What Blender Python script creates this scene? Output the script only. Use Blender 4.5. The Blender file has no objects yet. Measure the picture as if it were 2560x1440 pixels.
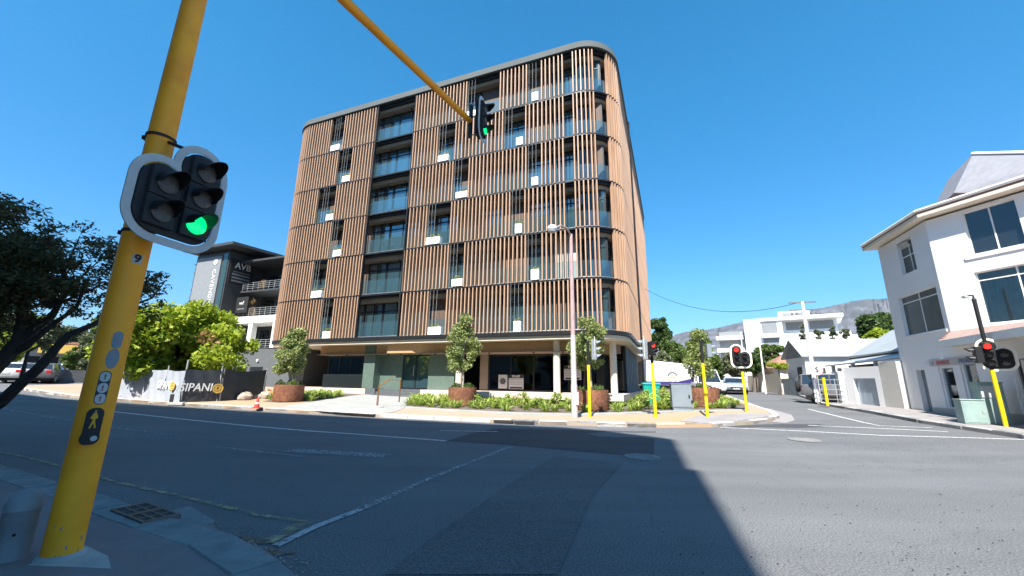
import bpy, bmesh, math, random
import numpy as np
from mathutils import Matrix, Vector
R=math.radians; PI=math.pi
random.seed(7); rng=np.random.default_rng(7)
S=bpy.context.scene
col=S.collection
# ------------------------------------------------ camera
EYE=1.55; FPX=1003.0; PITCH=R(13.24); ROLL=R(0.82)
cam_d=bpy.data.cameras.new('camera'); cam=bpy.data.objects.new('camera',cam_d); col.objects.link(cam)
cam_d.sensor_width=36; cam_d.lens=36*FPX/2560; cam_d.clip_end=20000; cam_d.clip_start=0.05
cam.matrix_world=Matrix.Translation((0,0,EYE))@Matrix.Rotation(PI/2+PITCH,4,'X')@Matrix.Rotation(ROLL,4,'Z')
S.camera=cam
# ------------------------------------------------ sky, sun, exposure
SUN_AZ=R(18.2); SUN_EL=R(52)      # light travels towards azimuth 17 (from +Y clockwise)
w=bpy.data.worlds.new("World"); S.world=w; w.use_nodes=True
nt=w.node_tree; bg=nt.nodes['Background']
sky=nt.nodes.new('ShaderNodeTexSky'); sky.sky_type='NISHITA'; sky.sun_disc=False
sky.sun_elevation=SUN_EL; sky.sun_rotation=SUN_AZ+PI
sky.air_density=1.0; sky.dust_density=0.15; sky.ozone_density=1.6; sky.altitude=30
hs_=nt.nodes.new('ShaderNodeHueSaturation'); hs_.inputs['Hue'].default_value=0.487; hs_.inputs['Saturation'].default_value=1.38; hs_.inputs['Value'].default_value=1.05
gc=nt.nodes.new('ShaderNodeTexCoord'); gs=nt.nodes.new('ShaderNodeSeparateXYZ'); gr_=nt.nodes.new('ShaderNodeValToRGB'); gm=nt.nodes.new('ShaderNodeMix'); gm.data_type='RGBA'; gm.blend_type='MULTIPLY'; gm.inputs[0].default_value=1
nt.links.new(gc.outputs['Generated'],gs.inputs[0]); nt.links.new(gs.outputs[2],gr_.inputs[0])
gr_.color_ramp.elements[0].position=0.0; gr_.color_ramp.elements[0].color=(.22,.28,.42,1); gr_.color_ramp.elements[1].position=.6; gr_.color_ramp.elements[1].color=(.68,.73,.74,1)
e_=gr_.color_ramp.elements.new(.22); e_.color=(.45,.52,.61,1)
nt.links.new(sky.outputs[0],hs_.inputs['Color']); nt.links.new(hs_.outputs[0],gm.inputs[6]); nt.links.new(gr_.outputs[0],gm.inputs[7]); nt.links.new(gm.outputs[2],bg.inputs[0]); bg.inputs[1].default_value=0.145
sl=bpy.data.lights.new('sun','SUN'); sl.energy=5.0; sl.angle=R(0.55); sl.color=(1.0,0.955,0.88)
so=bpy.data.objects.new('sun',sl); col.objects.link(so)
ldir=Vector((math.sin(SUN_AZ)*math.cos(SUN_EL),math.cos(SUN_AZ)*math.cos(SUN_EL),-math.sin(SUN_EL)))
so.rotation_euler=ldir.to_track_quat('-Z','Y').to_euler()
S.view_settings.view_transform='Standard'; S.view_settings.look='None'
S.view_settings.exposure=1.25; S.view_settings.gamma=1; S.view_settings.use_curve_mapping=False
S.render.engine='CYCLES'; S.cycles.max_bounces=8; S.cycles.transparent_max_bounces=16
S.render.resolution_x=1024; S.render.resolution_y=576
# ------------------------------------------------ survey helpers: image ray -> real points on the ground
cR,sR=math.cos(ROLL),math.sin(ROLL); cP,sP=math.cos(PITCH),math.sin(PITCH)
def ray(x,y):
    x,y=x-1280,-(y-720); x,y=cR*x-sR*y,sR*x+cR*y
    return (x,cP*FPX-sP*y,sP*FPX+cP*y)
def h(x,y):
    d=math.hypot(x,y); return min(1.3,.03*max(0.,d-14))
def G(x,y,z=0.):
    q=ray(x,y); lo=hi=None; k=.5/FPX; t=k
    f=lambda t:(EYE+q[2]*t)-(h(q[0]*t,q[1]*t)+z)
    while f(t)>0: t+=k
    lo,hi=t-k,t
    for _ in range(24):
        m=(lo+hi)/2
        if f(m)>0: lo=m
        else: hi=m
    return (q[0]*hi,q[1]*hi)
def at(x,y,d):
    q=ray(x,y); k=d/math.hypot(q[0],q[1]); return Vector((q[0]*k,q[1]*k,EYE+q[2]*k))
# ------------------------------------------------ scene graph helpers
def setp(o,label=None,cat=None,group=None,kind=None):
    if label: o['label']=label
    if cat: o['category']=cat
    if group: o['group']=group
    if kind: o['kind']=kind
    return o
def wm(o):
    m=Matrix.Translation(o.location)@o.rotation_euler.to_matrix().to_4x4()
    return (wm(o.parent)@m) if o.parent else m
def thing(name,label,cat,loc=(0,0,0),rz=0,group=None):
    o=bpy.data.objects.new(name,None); col.objects.link(o); o.empty_display_size=.3
    o.location=loc; o.rotation_euler=(0,0,rz); return setp(o,label,cat,group)
def frame(o,az):           # x axis points towards azimuth az (clockwise from +Y), z up
    a=R(90-az); return Matrix.Translation(o)@Matrix.Rotation(a,4,'Z')
class MB:
    def __init__(s,M=None): s.v=[]; s.f=[]; s.M=M
    def add(s,vs,fs):
        b=len(s.v); s.v+=[tuple(p) for p in vs]; s.f+=[tuple(i+b for i in f) for f in fs]; return s
    def box(s,x0,x1,y0,y1,z0,z1,M=None):
        vs=[(x,y,z) for z in (z0,z1) for x,y in ((x0,y0),(x1,y0),(x1,y1),(x0,y1))]
        if M is not None: vs=[M@Vector(p) for p in vs]
        return s.add(vs,[(3,2,1,0),(4,5,6,7),(0,1,5,4),(1,2,6,5),(2,3,7,6),(3,0,4,7)])
    def cbox(s,c,d,M=None): return s.box(c[0]-d[0]/2,c[0]+d[0]/2,c[1]-d[1]/2,c[1]+d[1]/2,c[2]-d[2]/2,c[2]+d[2]/2,M)
    def prism(s,pts,z0,z1,M=None):      # pts in xy
        n=len(pts); vs=[(p[0],p[1],z0) for p in pts]+[(p[0],p[1],z1) for p in pts]
        if M is not None: vs=[M@Vector(p) for p in vs]
        return s.add(vs,[tuple(range(n))[::-1],tuple(range(n,2*n))]+[(i,(i+1)%n,n+(i+1)%n,n+i) for i in range(n)])
    def tube(s,pts,r,seg=10,caps=True,r2=None):
        pts=[Vector(p) for p in pts]; n=len(pts)
        rs=r if isinstance(r,(list,tuple)) else [r+(0 if r2 is None else (r2-r)*i/(n-1)) for i in range(n)]
        vs=[]; up=Vector((0,0,1)); prev=None
        for i,p in enumerate(pts):
            t=(pts[min(i+1,n-1)]-pts[max(i-1,0)]).normalized()
            if prev is None:
                a=up if abs(t.z)<.95 else Vector((1,0,0)); x=t.cross(a).normalized()
            else: x=(prev-t*prev.dot(t)).normalized()
            prev=x; y=t.cross(x)
            for k in range(seg):
                an=2*PI*k/seg; vs.append(p+(x*math.cos(an)+y*math.sin(an))*rs[i])
        fs=[(i*seg+k,i*seg+(k+1)%seg,(i+1)*seg+(k+1)%seg,(i+1)*seg+k) for i in range(n-1) for k in range(seg)]
        if caps: fs+=[tuple(range(seg))[::-1],tuple(range((n-1)*seg,n*seg))]
        return s.add(vs,fs)
    def lathe(s,prof,seg=20,M=None,a0=0,a1=2*PI):     # prof [(r,z)]
        full=abs(a1-a0-2*PI)<1e-6; ns=seg if full else seg+1; vs=[]
        for r_,z in prof:
            for k in range(ns):
                an=a0+(a1-a0)*k/seg; vs.append(Vector((r_*math.cos(an),r_*math.sin(an),z)))
        if M is not None: vs=[M@p for p in vs]
        fs=[]
        for i in range(len(prof)-1):
            for k in range(seg):
                k2=(k+1)%ns if full else k+1
                fs.append((i*ns+k,i*ns+k2,(i+1)*ns+k2,(i+1)*ns+k))
        if full and prof[0][0]>1e-5: fs.append(tuple(range(ns))[::-1])
        if full and prof[-1][0]>1e-5: fs.append(tuple((len(prof)-1)*ns+k for k in range(ns)))
        return s.add(vs,fs)
    def sphere(s,c,r,seg=12,rings=7,sc=(1,1,1)):
        M=Matrix.Translation(c)@Matrix.Diagonal((*sc,1))
        return s.lathe([(max(1e-6,r*math.sin(PI*i/rings)),-r*math.cos(PI*i/rings)) for i in range(rings+1)],seg,M)
    def loft(s,rings,close=True,caps=True):
        n=len(rings[0]); b=[p for r_ in rings for p in r_]; fs=[]
        for i in range(len(rings)-1):
            for k in range(n if close else n-1):
                fs.append((i*n+k,i*n+(k+1)%n,(i+1)*n+(k+1)%n,(i+1)*n+k))
        if caps: fs+=[tuple(range(n))[::-1],tuple(range((len(rings)-1)*n,len(rings)*n))]
        return s.add(b,fs)
    def build(s,name,mat,parent=None,M=None,smooth=False,bevel=0,label=None,normals=True,kind=None):
        M=M if M is not None else s.M
        P=wm(parent) if parent is not None else Matrix()
        T=P.inverted()@(M if M is not None else P)
        me=bpy.data.meshes.new(name); me.from_pydata([tuple(T@Vector(p)) for p in s.v],[],s.f)
        bm=bmesh.new(); bm.from_mesh(me)
        bmesh.ops.remove_doubles(bm,verts=bm.verts,dist=1e-5)
        if bevel:
            es=[e for e in bm.edges if len(e.link_faces)==2 and e.calc_face_angle(0)>.5]
            bmesh.ops.bevel(bm,geom=es,offset=bevel,segments=2,affect='EDGES',profile=.5,clamp_overlap=True)
        if normals: bmesh.ops.recalc_face_normals(bm,faces=bm.faces)
        bm.to_mesh(me); bm.free()
        if smooth:
            me.shade_smooth(); me.set_sharp_from_angle(angle=R(smooth if smooth>1 else 38))
        for m in (mat if isinstance(mat,(list,tuple)) else [mat]): me.materials.append(m)
        o=bpy.data.objects.new(name,me); col.objects.link(o)
        if parent is not None: o.parent=parent
        return setp(o,label,kind=kind)
def copy_tree(o,loc=None,rz=None,parent=None,label=None):
    c=o.copy(); col.objects.link(c); c.parent=parent
    if loc is not None: c.location=loc
    if rz is not None: c.rotation_euler=(0,0,rz)
    if label: c['label']=label
    for ch in list(o.children): copy_tree(ch,parent=c)
    return c
def text(s_,size,M,mat,name,parent,extrude=.004,align='CENTER',sx=1,shear=0,bold=0,space=1):
    cu=bpy.data.curves.new(name,'FONT'); cu.body=s_; cu.size=size; cu.extrude=extrude; cu.align_x=align; cu.align_y='CENTER'
    cu.shear=shear; cu.offset=bold; cu.space_character=space; cu.resolution_u=3
    t=bpy.data.objects.new(name,cu); col.objects.link(t)
    bpy.context.view_layer.update()
    me=bpy.data.meshes.new_from_object(t.evaluated_get(bpy.context.evaluated_depsgraph_get()))
    bpy.data.objects.remove(t); me.name=name
    P=wm(parent) if parent else Matrix()
    me.transform(P.inverted()@M@Matrix.Diagonal((sx,1,1,1))); me.materials.clear(); me.materials.append(mat)
    o=bpy.data.objects.new(name,me); col.objects.link(o)
    if parent: o.parent=parent
    return o
def face(o,right,up):      # matrix whose XY plane is a face: x=right, y=up, z=out of it
    x=Vector(right).normalized(); y=Vector(up).normalized(); z=x.cross(y)
    return Matrix(((x.x,y.x,z.x,o[0]),(x.y,y.y,z.y,o[1]),(x.z,y.z,z.z,o[2]),(0,0,0,1)))
# ------------------------------------------------ materials
def mat(name,c,rough=.7,metal=0,c2=None,scale=3.,amt=.5,bump=0,bscale=60.,spec=.5,detail=6,stretch=None,c3=None,scale3=.4,coat=0):
    m=bpy.data.materials.new(name); m.use_nodes=True; n=m.node_tree; b=n.nodes['Principled BSDF']
    b.inputs['Base Color'].default_value=(*c,1); b.inputs['Roughness'].default_value=rough; b.inputs['Metallic'].default_value=metal
    b.inputs['Specular IOR Level'].default_value=spec
    if coat: b.inputs['Coat Weight'].default_value=coat
    tc=n.nodes.new('ShaderNodeTexCoord'); src=tc.outputs['Object']
    if stretch:
        mp=n.nodes.new('ShaderNodeMapping'); mp.inputs['Scale'].default_value=stretch; n.links.new(src,mp.inputs[0]); src=mp.outputs[0]
    if c2 is None: c2=tuple(v*.78 for v in c)
    nz=n.nodes.new('ShaderNodeTexNoise'); nz.inputs['Scale'].default_value=scale; nz.inputs['Detail'].default_value=detail; nz.inputs['Roughness'].default_value=.6
    n.links.new(src,nz.inputs['Vector'])
    rp=n.nodes.new('ShaderNodeMapRange'); rp.inputs[1].default_value=.5-amt*.4; rp.inputs[2].default_value=.5+amt*.4+.02
    n.links.new(nz.outputs[0],rp.inputs[0])
    mx=n.nodes.new('ShaderNodeMix'); mx.data_type='RGBA'; mx.inputs[6].default_value=(*c,1); mx.inputs[7].default_value=(*c2,1)
    n.links.new(rp.outputs[0],mx.inputs[0]); out=mx.outputs[2]
    if c3:
        n3=n.nodes.new('ShaderNodeTexNoise'); n3.inputs['Scale'].default_value=scale3; n3.inputs['Detail'].default_value=3; n.links.new(src,n3.inputs['Vector'])
        r3=n.nodes.new('ShaderNodeMapRange'); r3.inputs[1].default_value=.45; r3.inputs[2].default_value=.65; n.links.new(n3.outputs[0],r3.inputs[0])
        m3=n.nodes.new('ShaderNodeMix'); m3.data_type='RGBA'; m3.inputs[7].default_value=(*c3,1); n.links.new(out,m3.inputs[6]); n.links.new(r3.outputs[0],m3.inputs[0]); out=m3.outputs[2]
    n.links.new(out,b.inputs['Base Color'])
    if bump:
        nb=n.nodes.new('ShaderNodeTexNoise'); nb.inputs['Scale'].default_value=bscale; nb.inputs['Detail'].default_value=5; n.links.new(src,nb.inputs['Vector'])
        bp=n.nodes.new('ShaderNodeBump'); bp.inputs['Strength'].default_value=bump; bp.inputs['Distance'].default_value=.02
        n.links.new(nb.outputs[0],bp.inputs['Height']); n.links.new(bp.outputs[0],b.inputs['Normal'])
    return m
def glass(name,tint,refl=1.5,alpha=.75,rough=.01,milk=0,mc=(.5,.6,.62)):
    m=bpy.data.materials.new(name); m.use_nodes=True; n=m.node_tree; n.nodes.clear()
    o=n.nodes.new('ShaderNodeOutputMaterial'); tr=n.nodes.new('ShaderNodeBsdfTransparent'); gl=n.nodes.new('ShaderNodeBsdfGlossy')
    fr=n.nodes.new('ShaderNodeFresnel'); mx=n.nodes.new('ShaderNodeMixShader'); fr.inputs[0].default_value=refl
    tr.inputs[0].default_value=(*[v*alpha for v in tint],1); gl.inputs[1].default_value=rough; gl.inputs[0].default_value=(.9,.97,1,1)
    n.links.new(fr.outputs[0],mx.inputs[0]); n.links.new(tr.outputs[0],mx.inputs[1]); n.links.new(gl.outputs[0],mx.inputs[2]); 
    out=mx.outputs[0]
    if milk:
        df=n.nodes.new('ShaderNodeBsdfDiffuse'); df.inputs[0].default_value=(*mc,1); m2=n.nodes.new('ShaderNodeMixShader'); m2.inputs[0].default_value=milk
        n.links.new(out,m2.inputs[1]); n.links.new(df.outputs[0],m2.inputs[2]); out=m2.outputs[0]
    n.links.new(out,o.inputs[0])
    return m
def leafmat(name,c,c2,c3=None,trans=.25):
    m=bpy.data.materials.new(name); m.use_nodes=True; n=m.node_tree; b=n.nodes['Principled BSDF']
    ge=n.nodes.new('ShaderNodeNewGeometry'); rp=n.nodes.new('ShaderNodeValToRGB')
    rp.color_ramp.elements[0].color=(*c,1); rp.color_ramp.elements[1].color=(*c2,1)
    if c3: e=rp.color_ramp.elements.new(.93); e.color=(*c3,1); rp.color_ramp.elements[1].position=.86
    n.links.new(ge.outputs['Random Per Island'],rp.inputs[0]); n.links.new(rp.outputs[0],b.inputs['Base Color'])
    b.inputs['Roughness'].default_value=.55; b.inputs['Specular IOR Level'].default_value=.35
    ts=n.nodes.new('ShaderNodeBsdfTranslucent'); n.links.new(rp.outputs[0],ts.inputs[0])
    mx=n.nodes.new('ShaderNodeMixShader'); mx.inputs[0].default_value=trans
    n.links.new(b.outputs[0],mx.inputs[1]); n.links.new(ts.outputs[0],mx.inputs[2]); n.links.new(mx.outputs[0],n.nodes['Material Output'].inputs[0])
    return m
def emis(name,c,s):
    m=mat(name,c,.3); n=m.node_tree; b=n.nodes['Principled BSDF']; b.inputs['Emission Color'].default_value=(*c,1)
    tc=n.nodes.new('ShaderNodeTexCoord'); vo=n.nodes.new('ShaderNodeTexVoronoi'); vo.inputs['Scale'].default_value=75; vo.inputs['Randomness'].default_value=.25; n.links.new(tc.outputs['Object'],vo.inputs['Vector'])
    mr=n.nodes.new('ShaderNodeMapRange'); mr.inputs[1].default_value=.25; mr.inputs[2].default_value=.6; mr.inputs[3].default_value=s*1.25; mr.inputs[4].default_value=s*.55; n.links.new(vo.outputs['Distance'],mr.inputs[0]); n.links.new(mr.outputs[0],b.inputs['Emission Strength'])
    return m
def asphalt(name,c,c2,cr=.82):
    m=mat(name,c,.88,c2=c2,scale=.35,amt=.55,bump=.5,bscale=90,detail=8,spec=.3)
    n=m.node_tree; b=n.nodes['Principled BSDF']; tc=[x for x in n.nodes if x.type=='TEX_COORD'][0]
    sp=n.nodes.new('ShaderNodeTexNoise'); sp.inputs['Scale'].default_value=55; sp.inputs['Detail'].default_value=3; n.links.new(tc.outputs['Object'],sp.inputs['Vector'])
    mr=n.nodes.new('ShaderNodeMapRange'); mr.inputs[1].default_value=.3; mr.inputs[2].default_value=.7; mr.inputs[3].default_value=.5; mr.inputs[4].default_value=1.52; n.links.new(sp.outputs[0],mr.inputs[0])
    # long wear streaks along the lanes and cracks
    mp=n.nodes.new('ShaderNodeMapping'); mp.inputs['Rotation'].default_value=(0,0,R(17)); mp.inputs['Scale'].default_value=(.12,1.1,1); n.links.new(tc.outputs['Object'],mp.inputs[0])
    st=n.nodes.new('ShaderNodeTexNoise'); st.inputs['Scale'].default_value=1.0; st.inputs['Detail'].default_value=4; n.links.new(mp.outputs[0],st.inputs['Vector'])
    ms=n.nodes.new('ShaderNodeMapRange'); ms.inputs[1].default_value=.35; ms.inputs[2].default_value=.65; ms.inputs[3].default_value=.92; ms.inputs[4].default_value=1.08; n.links.new(st.outputs[0],ms.inputs[0])
    vo=n.nodes.new('ShaderNodeTexVoronoi'); vo.feature='DISTANCE_TO_EDGE'; vo.inputs['Scale'].default_value=.33
    ds=n.nodes.new('ShaderNodeMapping'); n.links.new(tc.outputs['Object'],ds.inputs[0])
    wn=n.nodes.new('ShaderNodeTexNoise'); wn.inputs['Scale'].default_value=1.3; wn.inputs['Detail'].default_value=6; n.links.new(tc.outputs['Object'],wn.inputs['Vector'])
    av=n.nodes.new('ShaderNodeVectorMath'); av.operation='ADD'; n.links.new(tc.outputs['Object'],av.inputs[0]); n.links.new(wn.outputs[1],av.inputs[1]); n.links.new(av.outputs[0],vo.inputs['Vector'])
    mc=n.nodes.new('ShaderNodeMapRange'); mc.inputs[1].default_value=.0; mc.inputs[2].default_value=.006; mc.inputs[3].default_value=cr; mc.inputs[4].default_value=1; n.links.new(vo.outputs[0],mc.inputs[0])
    a=n.nodes.new('ShaderNodeMath'); a.operation='MULTIPLY'; n.links.new(mr.outputs[0],a.inputs[0]); n.links.new(ms.outputs[0],a.inputs[1])
    a2=n.nodes.new('ShaderNodeMath'); a2.operation='MULTIPLY'; n.links.new(a.outputs[0],a2.inputs[0]); n.links.new(mc.outputs[0],a2.inputs[1])
    hs=n.nodes.new('ShaderNodeHueSaturation'); l=b.inputs['Base Color'].links[0].from_socket; n.links.new(l,hs.inputs['Color']); n.links.new(a2.outputs[0],hs.inputs['Value']); n.links.new(hs.outputs[0],b.inputs['Base Color'])
    return m
def paintmat(name,c,wear=.5,scale=14,under=(.09,.09,.095)):
    m=mat(name,c,.8,c2=under,scale=scale,amt=.18,bump=.3,bscale=90)
    n=m.node_tree; r_=[x for x in n.nodes if x.type=='MAP_RANGE'][0]; r_.inputs[1].default_value=1-wear-.1; r_.inputs[2].default_value=1-wear+.16
    r_.inputs[3].default_value=1; r_.inputs[4].default_value=0      # worn away: the asphalt shows through
    b=n.nodes['Principled BSDF']
    for l in list(b.inputs['Base Color'].links): n.links.remove(l)
    b.inputs['Base Color'].default_value=(*c,1); n.links.new(r_.outputs[0],b.inputs['Alpha'])
    return m
K={}
K['asphalt']=asphalt('asphalt',(.148,.150,.153),(.113,.115,.119))
K['asphalt_dark']=asphalt('asphalt_dark',(.07,.071,.075),(.055,.056,.06))
K['asphalt_mid']=asphalt('asphalt_mid',(.120,.122,.126),(.098,.1,.104))
K['grit']=mat('grit',(.05,.045,.04),.95)
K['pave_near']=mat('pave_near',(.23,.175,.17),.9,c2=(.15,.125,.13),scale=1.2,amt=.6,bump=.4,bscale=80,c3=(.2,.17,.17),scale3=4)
K['pave_far']=mat('pave_far',(.36,.27,.19),.9,c2=(.30,.25,.2),scale=.8,amt=.5,bump=.3,c3=(.42,.25,.13),scale3=.25)
K['pave_light']=mat('pave_light',(.34,.34,.325),.9,c2=(.26,.26,.25),scale=1.5,bump=.2)
K['cover']=mat('cover',(.3,.295,.285),.8,c2=(.14,.135,.13),scale=9,amt=.7,bump=.5,bscale=40)
K['pave_grey']=mat('pave_grey',(.3,.28,.27),.9,c2=(.22,.2,.2),scale=1.5,bump=.3)
K['concrete']=mat('concrete',(.42,.42,.40),.9,c2=(.25,.26,.25),scale=2.5,amt=.7,bump=.4,bscale=40)
K['kerb_white']=mat('kerb_white',(.56,.52,.48),.85,c2=(.36,.34,.32),scale=6,amt=.4,bump=.3)
K['kerb_black']=mat('kerb_black',(.1,.1,.1),.85,c2=(.3,.3,.29),scale=8,amt=.5,bump=.3)
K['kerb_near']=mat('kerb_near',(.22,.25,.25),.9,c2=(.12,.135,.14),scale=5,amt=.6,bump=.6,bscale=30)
K['soil']=mat('soil',(.09,.07,.055),1,c2=(.16,.13,.1),scale=5,amt=.6,bump=1,bscale=25)
K['ground']=mat('ground',(.2,.19,.13),1,c2=(.12,.14,.07),scale=.1,bump=.3)
K['paint']=paintmat('paint',(.6,.6,.58),.42,16)
K['paint_m']=paintmat('paint_m',(.40,.40,.40),.42,16)
K['awning']=mat('awning',(.43,.31,.27),.85,c2=(.35,.24,.2),scale=5,amt=.6,bump=.4)
K['paint_w']=paintmat('paint_w',(.33,.34,.35),.54,17)
K['paint_y']=paintmat('paint_y',(.36,.29,.17),.54,6)
K['yellow']=mat('yellow',(.86,.60,.008),.42,c2=(.78,.5,.008),scale=2.2,amt=.5,spec=.4,bump=.04,bscale=25)
K['chip']=mat('chip',(.32,.22,.2),.9,c2=(.2,.2,.2),scale=30,amt=.8)
K['yellow_near']=mat('yellow_near',(1.,.40,.015),.5,c2=(.85,.30,.012),scale=2.6,amt=.35,spec=.35,c3=(.9,.34,.02),scale3=1.5)
K['black']=mat('black',(.012,.012,.013),.5,spec=.4)
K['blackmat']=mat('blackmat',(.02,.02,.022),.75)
K['white']=mat('white',(.8,.8,.78),.6,c2=(.7,.7,.68))
K['border_w']=mat('border_w',(.85,.8,.66),.5,c2=(.75,.7,.58),scale=5)
K['white_old']=mat('white_old',(.5,.49,.46),.7,c2=(.36,.36,.34),scale=8,amt=.6)
K['refl']=mat('refl',(.78,.74,.6),.5,c2=(.6,.58,.5),scale=5)
K['gwhite']=mat('gwhite',(.5,.5,.49),.6,c2=(.38,.38,.37),scale=6,amt=.6)
K['lens']=mat('lens',(.05,.045,.045),.25,c2=(.12,.11,.11),scale=30,amt=.8,bump=.6,bscale=120,spec=.6)
K['red_on']=emis('red_on',(1,.03,.02),1.3); K['green_on']=emis('green_on',(0.0,.62,.17),.95)
K['red_off']=mat('red_off',(.1,.01,.01),.2)
K['steel']=mat('steel',(.42,.44,.46),.4,.7,bump=.05)
K['galv']=mat('galv',(.45,.46,.46),.6,.3,c2=(.33,.34,.34),scale=5)
K['lampgrey']=mat('lampgrey',(.42,.42,.41),.7,c2=(.52,.33,.33),scale=.5,amt=.3)
K['lamppink']=mat('lamppink',(.46,.33,.32),.7,c2=(.36,.22,.21),scale=3)
# building
K['fin']=mat('fin',(.53,.335,.22),.5,c2=(.33,.195,.12),scale=1.1,amt=.7,stretch=(4,4,.5),spec=.35)
K['finlight']=mat('finlight',(.60,.36,.20),.5,c2=(.55,.32,.17),scale=2,stretch=(4,4,.3))
K['darkmetal']=mat('darkmetal',(.018,.019,.022),.45,.3)
K['fascia']=mat('fascia',(.085,.097,.097),.85,c2=(.072,.083,.083),scale=.7)
K['soffit']=mat('soffit',(.27,.21,.155),.7,c2=(.23,.175,.125),scale=3,stretch=(1,8,1))
K['cream']=mat('cream',(.64,.57,.47),.8,c2=(.57,.5,.41),scale=1.5)
K['timber']=mat('timber',(.5,.31,.15),.6,c2=(.42,.25,.11),scale=3,stretch=(12,12,.4),amt=.6)
K['screen']=glass('screen',(.75,.88,.88),1.6,.95,milk=.03)
K['tilegreen']=mat('tilegreen',(.15,.20,.165),.35,c2=(.06,.095,.08),scale=3,amt=.8,stretch=(9,9,1.3),detail=3,spec=.6)
K['glass']=glass('glass',(.5,.72,.78),2.7,.9,milk=.14,mc=(.16,.34,.40))
K['glassdark']=glass('glassdark',(.25,.3,.32),1.8,.5)
K['balu']=glass('balu',(.62,.88,.92),2.2,.92,milk=.08,mc=(.22,.38,.48))
K['interior']=mat('interior',(.45,.42,.38),.9,c2=(.36,.34,.31),scale=1)
K['interior_w']=mat('interior_w',(.55,.55,.52),.9)
K['curtain']=mat('curtain',(.62,.62,.66),.9,c2=(.5,.5,.54),scale=2)
K['brownpanel']=mat('brownpanel',(.13,.085,.065),.7,c2=(.1,.07,.05),scale=2,stretch=(6,6,1))
K['boxwhite']=mat('boxwhite',(.85,.85,.83),.5,c2=(.8,.8,.78))
K['corten']=mat('corten',(.22,.09,.05),.85,.1,c2=(.13,.05,.03),scale=3,amt=.7,bump=.2,c3=(.28,.12,.06),scale3=8)
K['darkstep']=mat('darkstep',(.1,.11,.12),.7)
K['deck']=mat('deck',(.66,.5,.42),.8,c2=(.55,.42,.36),scale=2)
K['bronze']=mat('bronze',(.4,.2,.06),.35,.7)
K['annex']=mat('annex',(.105,.115,.125),.9,c2=(.08,.09,.1),scale=2,amt=.6,bump=.3)
K['plaster']=mat('plaster',(.8,.8,.8),.9,c2=(.74,.74,.75),scale=.8,amt=.5,bump=.15,bscale=30)
K['plaster_cream']=mat('plaster_cream',(.75,.68,.58),.9,c2=(.68,.61,.5),scale=1,bump=.15)
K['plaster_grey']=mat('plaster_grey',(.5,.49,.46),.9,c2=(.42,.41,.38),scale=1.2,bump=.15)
K['cavgrey']=mat('cavgrey',(.24,.25,.26),.7); K['cavdark']=mat('cavdark',(.05,.055,.06),.6)
K['roofmetal']=mat('roofmetal',(.36,.385,.39),.5,.1,c2=(.31,.335,.34),scale=.6)
K['tile']=mat('tile',(.42,.2,.13),.85,c2=(.3,.14,.1),scale=6,amt=.6,bump=.4)
K['tile_old']=mat('tile_old',(.33,.17,.12),.85,c2=(.25,.13,.09),scale=5,amt=.6,bump=.4)
K['gablegrey']=mat('gablegrey',(.3,.3,.33),.85)
K['darkwood']=mat('darkwood',(.05,.04,.035),.7)
K['fencegrey']=mat('fencegrey',(.17,.175,.18),.9,c2=(.12,.125,.13),scale=1.6,amt=.6,bump=.3,bscale=8)
K['fencecloth']=mat('fencecloth',(.36,.39,.44),.9,c2=(.27,.29,.33),scale=1.4,amt=.6,bump=.5,bscale=5)
K['banner']=mat('banner',(.026,.033,.042),.75,c2=(.045,.052,.06),scale=2,amt=.6,bump=.5,bscale=4)
K['orange']=mat('orange',(.8,.25,.03),.6); K['conered']=mat('conered',(.75,.05,.03),.6)
K['teal']=mat('teal',(.0,.32,.24),.5,c2=(.0,.27,.2)); K['tealtop']=mat('tealtop',(.02,.42,.45),.5)
K['lime']=mat('lime',(.35,.75,.15),.5); K['sky_paint']=mat('sky_paint',(.05,.25,.6),.5)
K['cabgrey']=mat('cabgrey',(.2,.235,.26),.6,c2=(.16,.19,.215),scale=2,bump=.05); K['cabgreen']=mat('cabgreen',(.28,.38,.35),.6)
K['rust']=mat('rust',(.17,.13,.11),.9,c2=(.2,.1,.06),scale=12)
K['rock']=mat('rock',(.4,.33,.27),.95,c2=(.28,.24,.2),scale=4,bump=.5,bscale=10)
K['bark_dark']=mat('bark_dark',(.03,.024,.022),.95,c2=(.05,.04,.035),scale=6,bump=.6,bscale=20)
K['bark']=mat('bark',(.22,.17,.13),.95,c2=(.14,.11,.09),scale=8,bump=.6,bscale=20)
K['bark_pale']=mat('bark_pale',(.45,.4,.33),.9,c2=(.3,.26,.21),scale=8,bump=.3)
K['leaf_dark']=leafmat('leaf_dark',(.04,.065,.02),(.12,.17,.05),(.16,.12,.06),.35)
K['leaf_lime']=leafmat('leaf_lime',(.17,.28,.015),(.42,.56,.03),(.46,.50,.06),.45)
K['leaf_olive']=leafmat('leaf_olive',(.13,.18,.045),(.30,.37,.11),(.38,.42,.16),.35)
K['leaf_mid']=leafmat('leaf_mid',(.05,.085,.02),(.15,.22,.05),trans=.3)
K['leaf_grey']=leafmat('leaf_grey',(.09,.105,.055),(.2,.23,.12),trans=.25)
K['leaf_deep']=leafmat('leaf_deep',(.03,.06,.015),(.10,.16,.04),trans=.3)
K['leaf_bed']=leafmat('leaf_bed',(.16,.28,.025),(.40,.55,.07),(.45,.5,.15),.4)
K['leaf_dry']=leafmat('leaf_dry',(.2,.12,.04),(.32,.2,.08),trans=.3)
K['carglass']=mat('carglass',(.02,.025,.03),.06,spec=1.0); K['tyre']=mat('tyre',(.015,.015,.015),.85)
K['rim']=mat('rim',(.45,.46,.47),.35,.8); K['chrome']=mat('chrome',(.6,.6,.62),.15,1)
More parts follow.
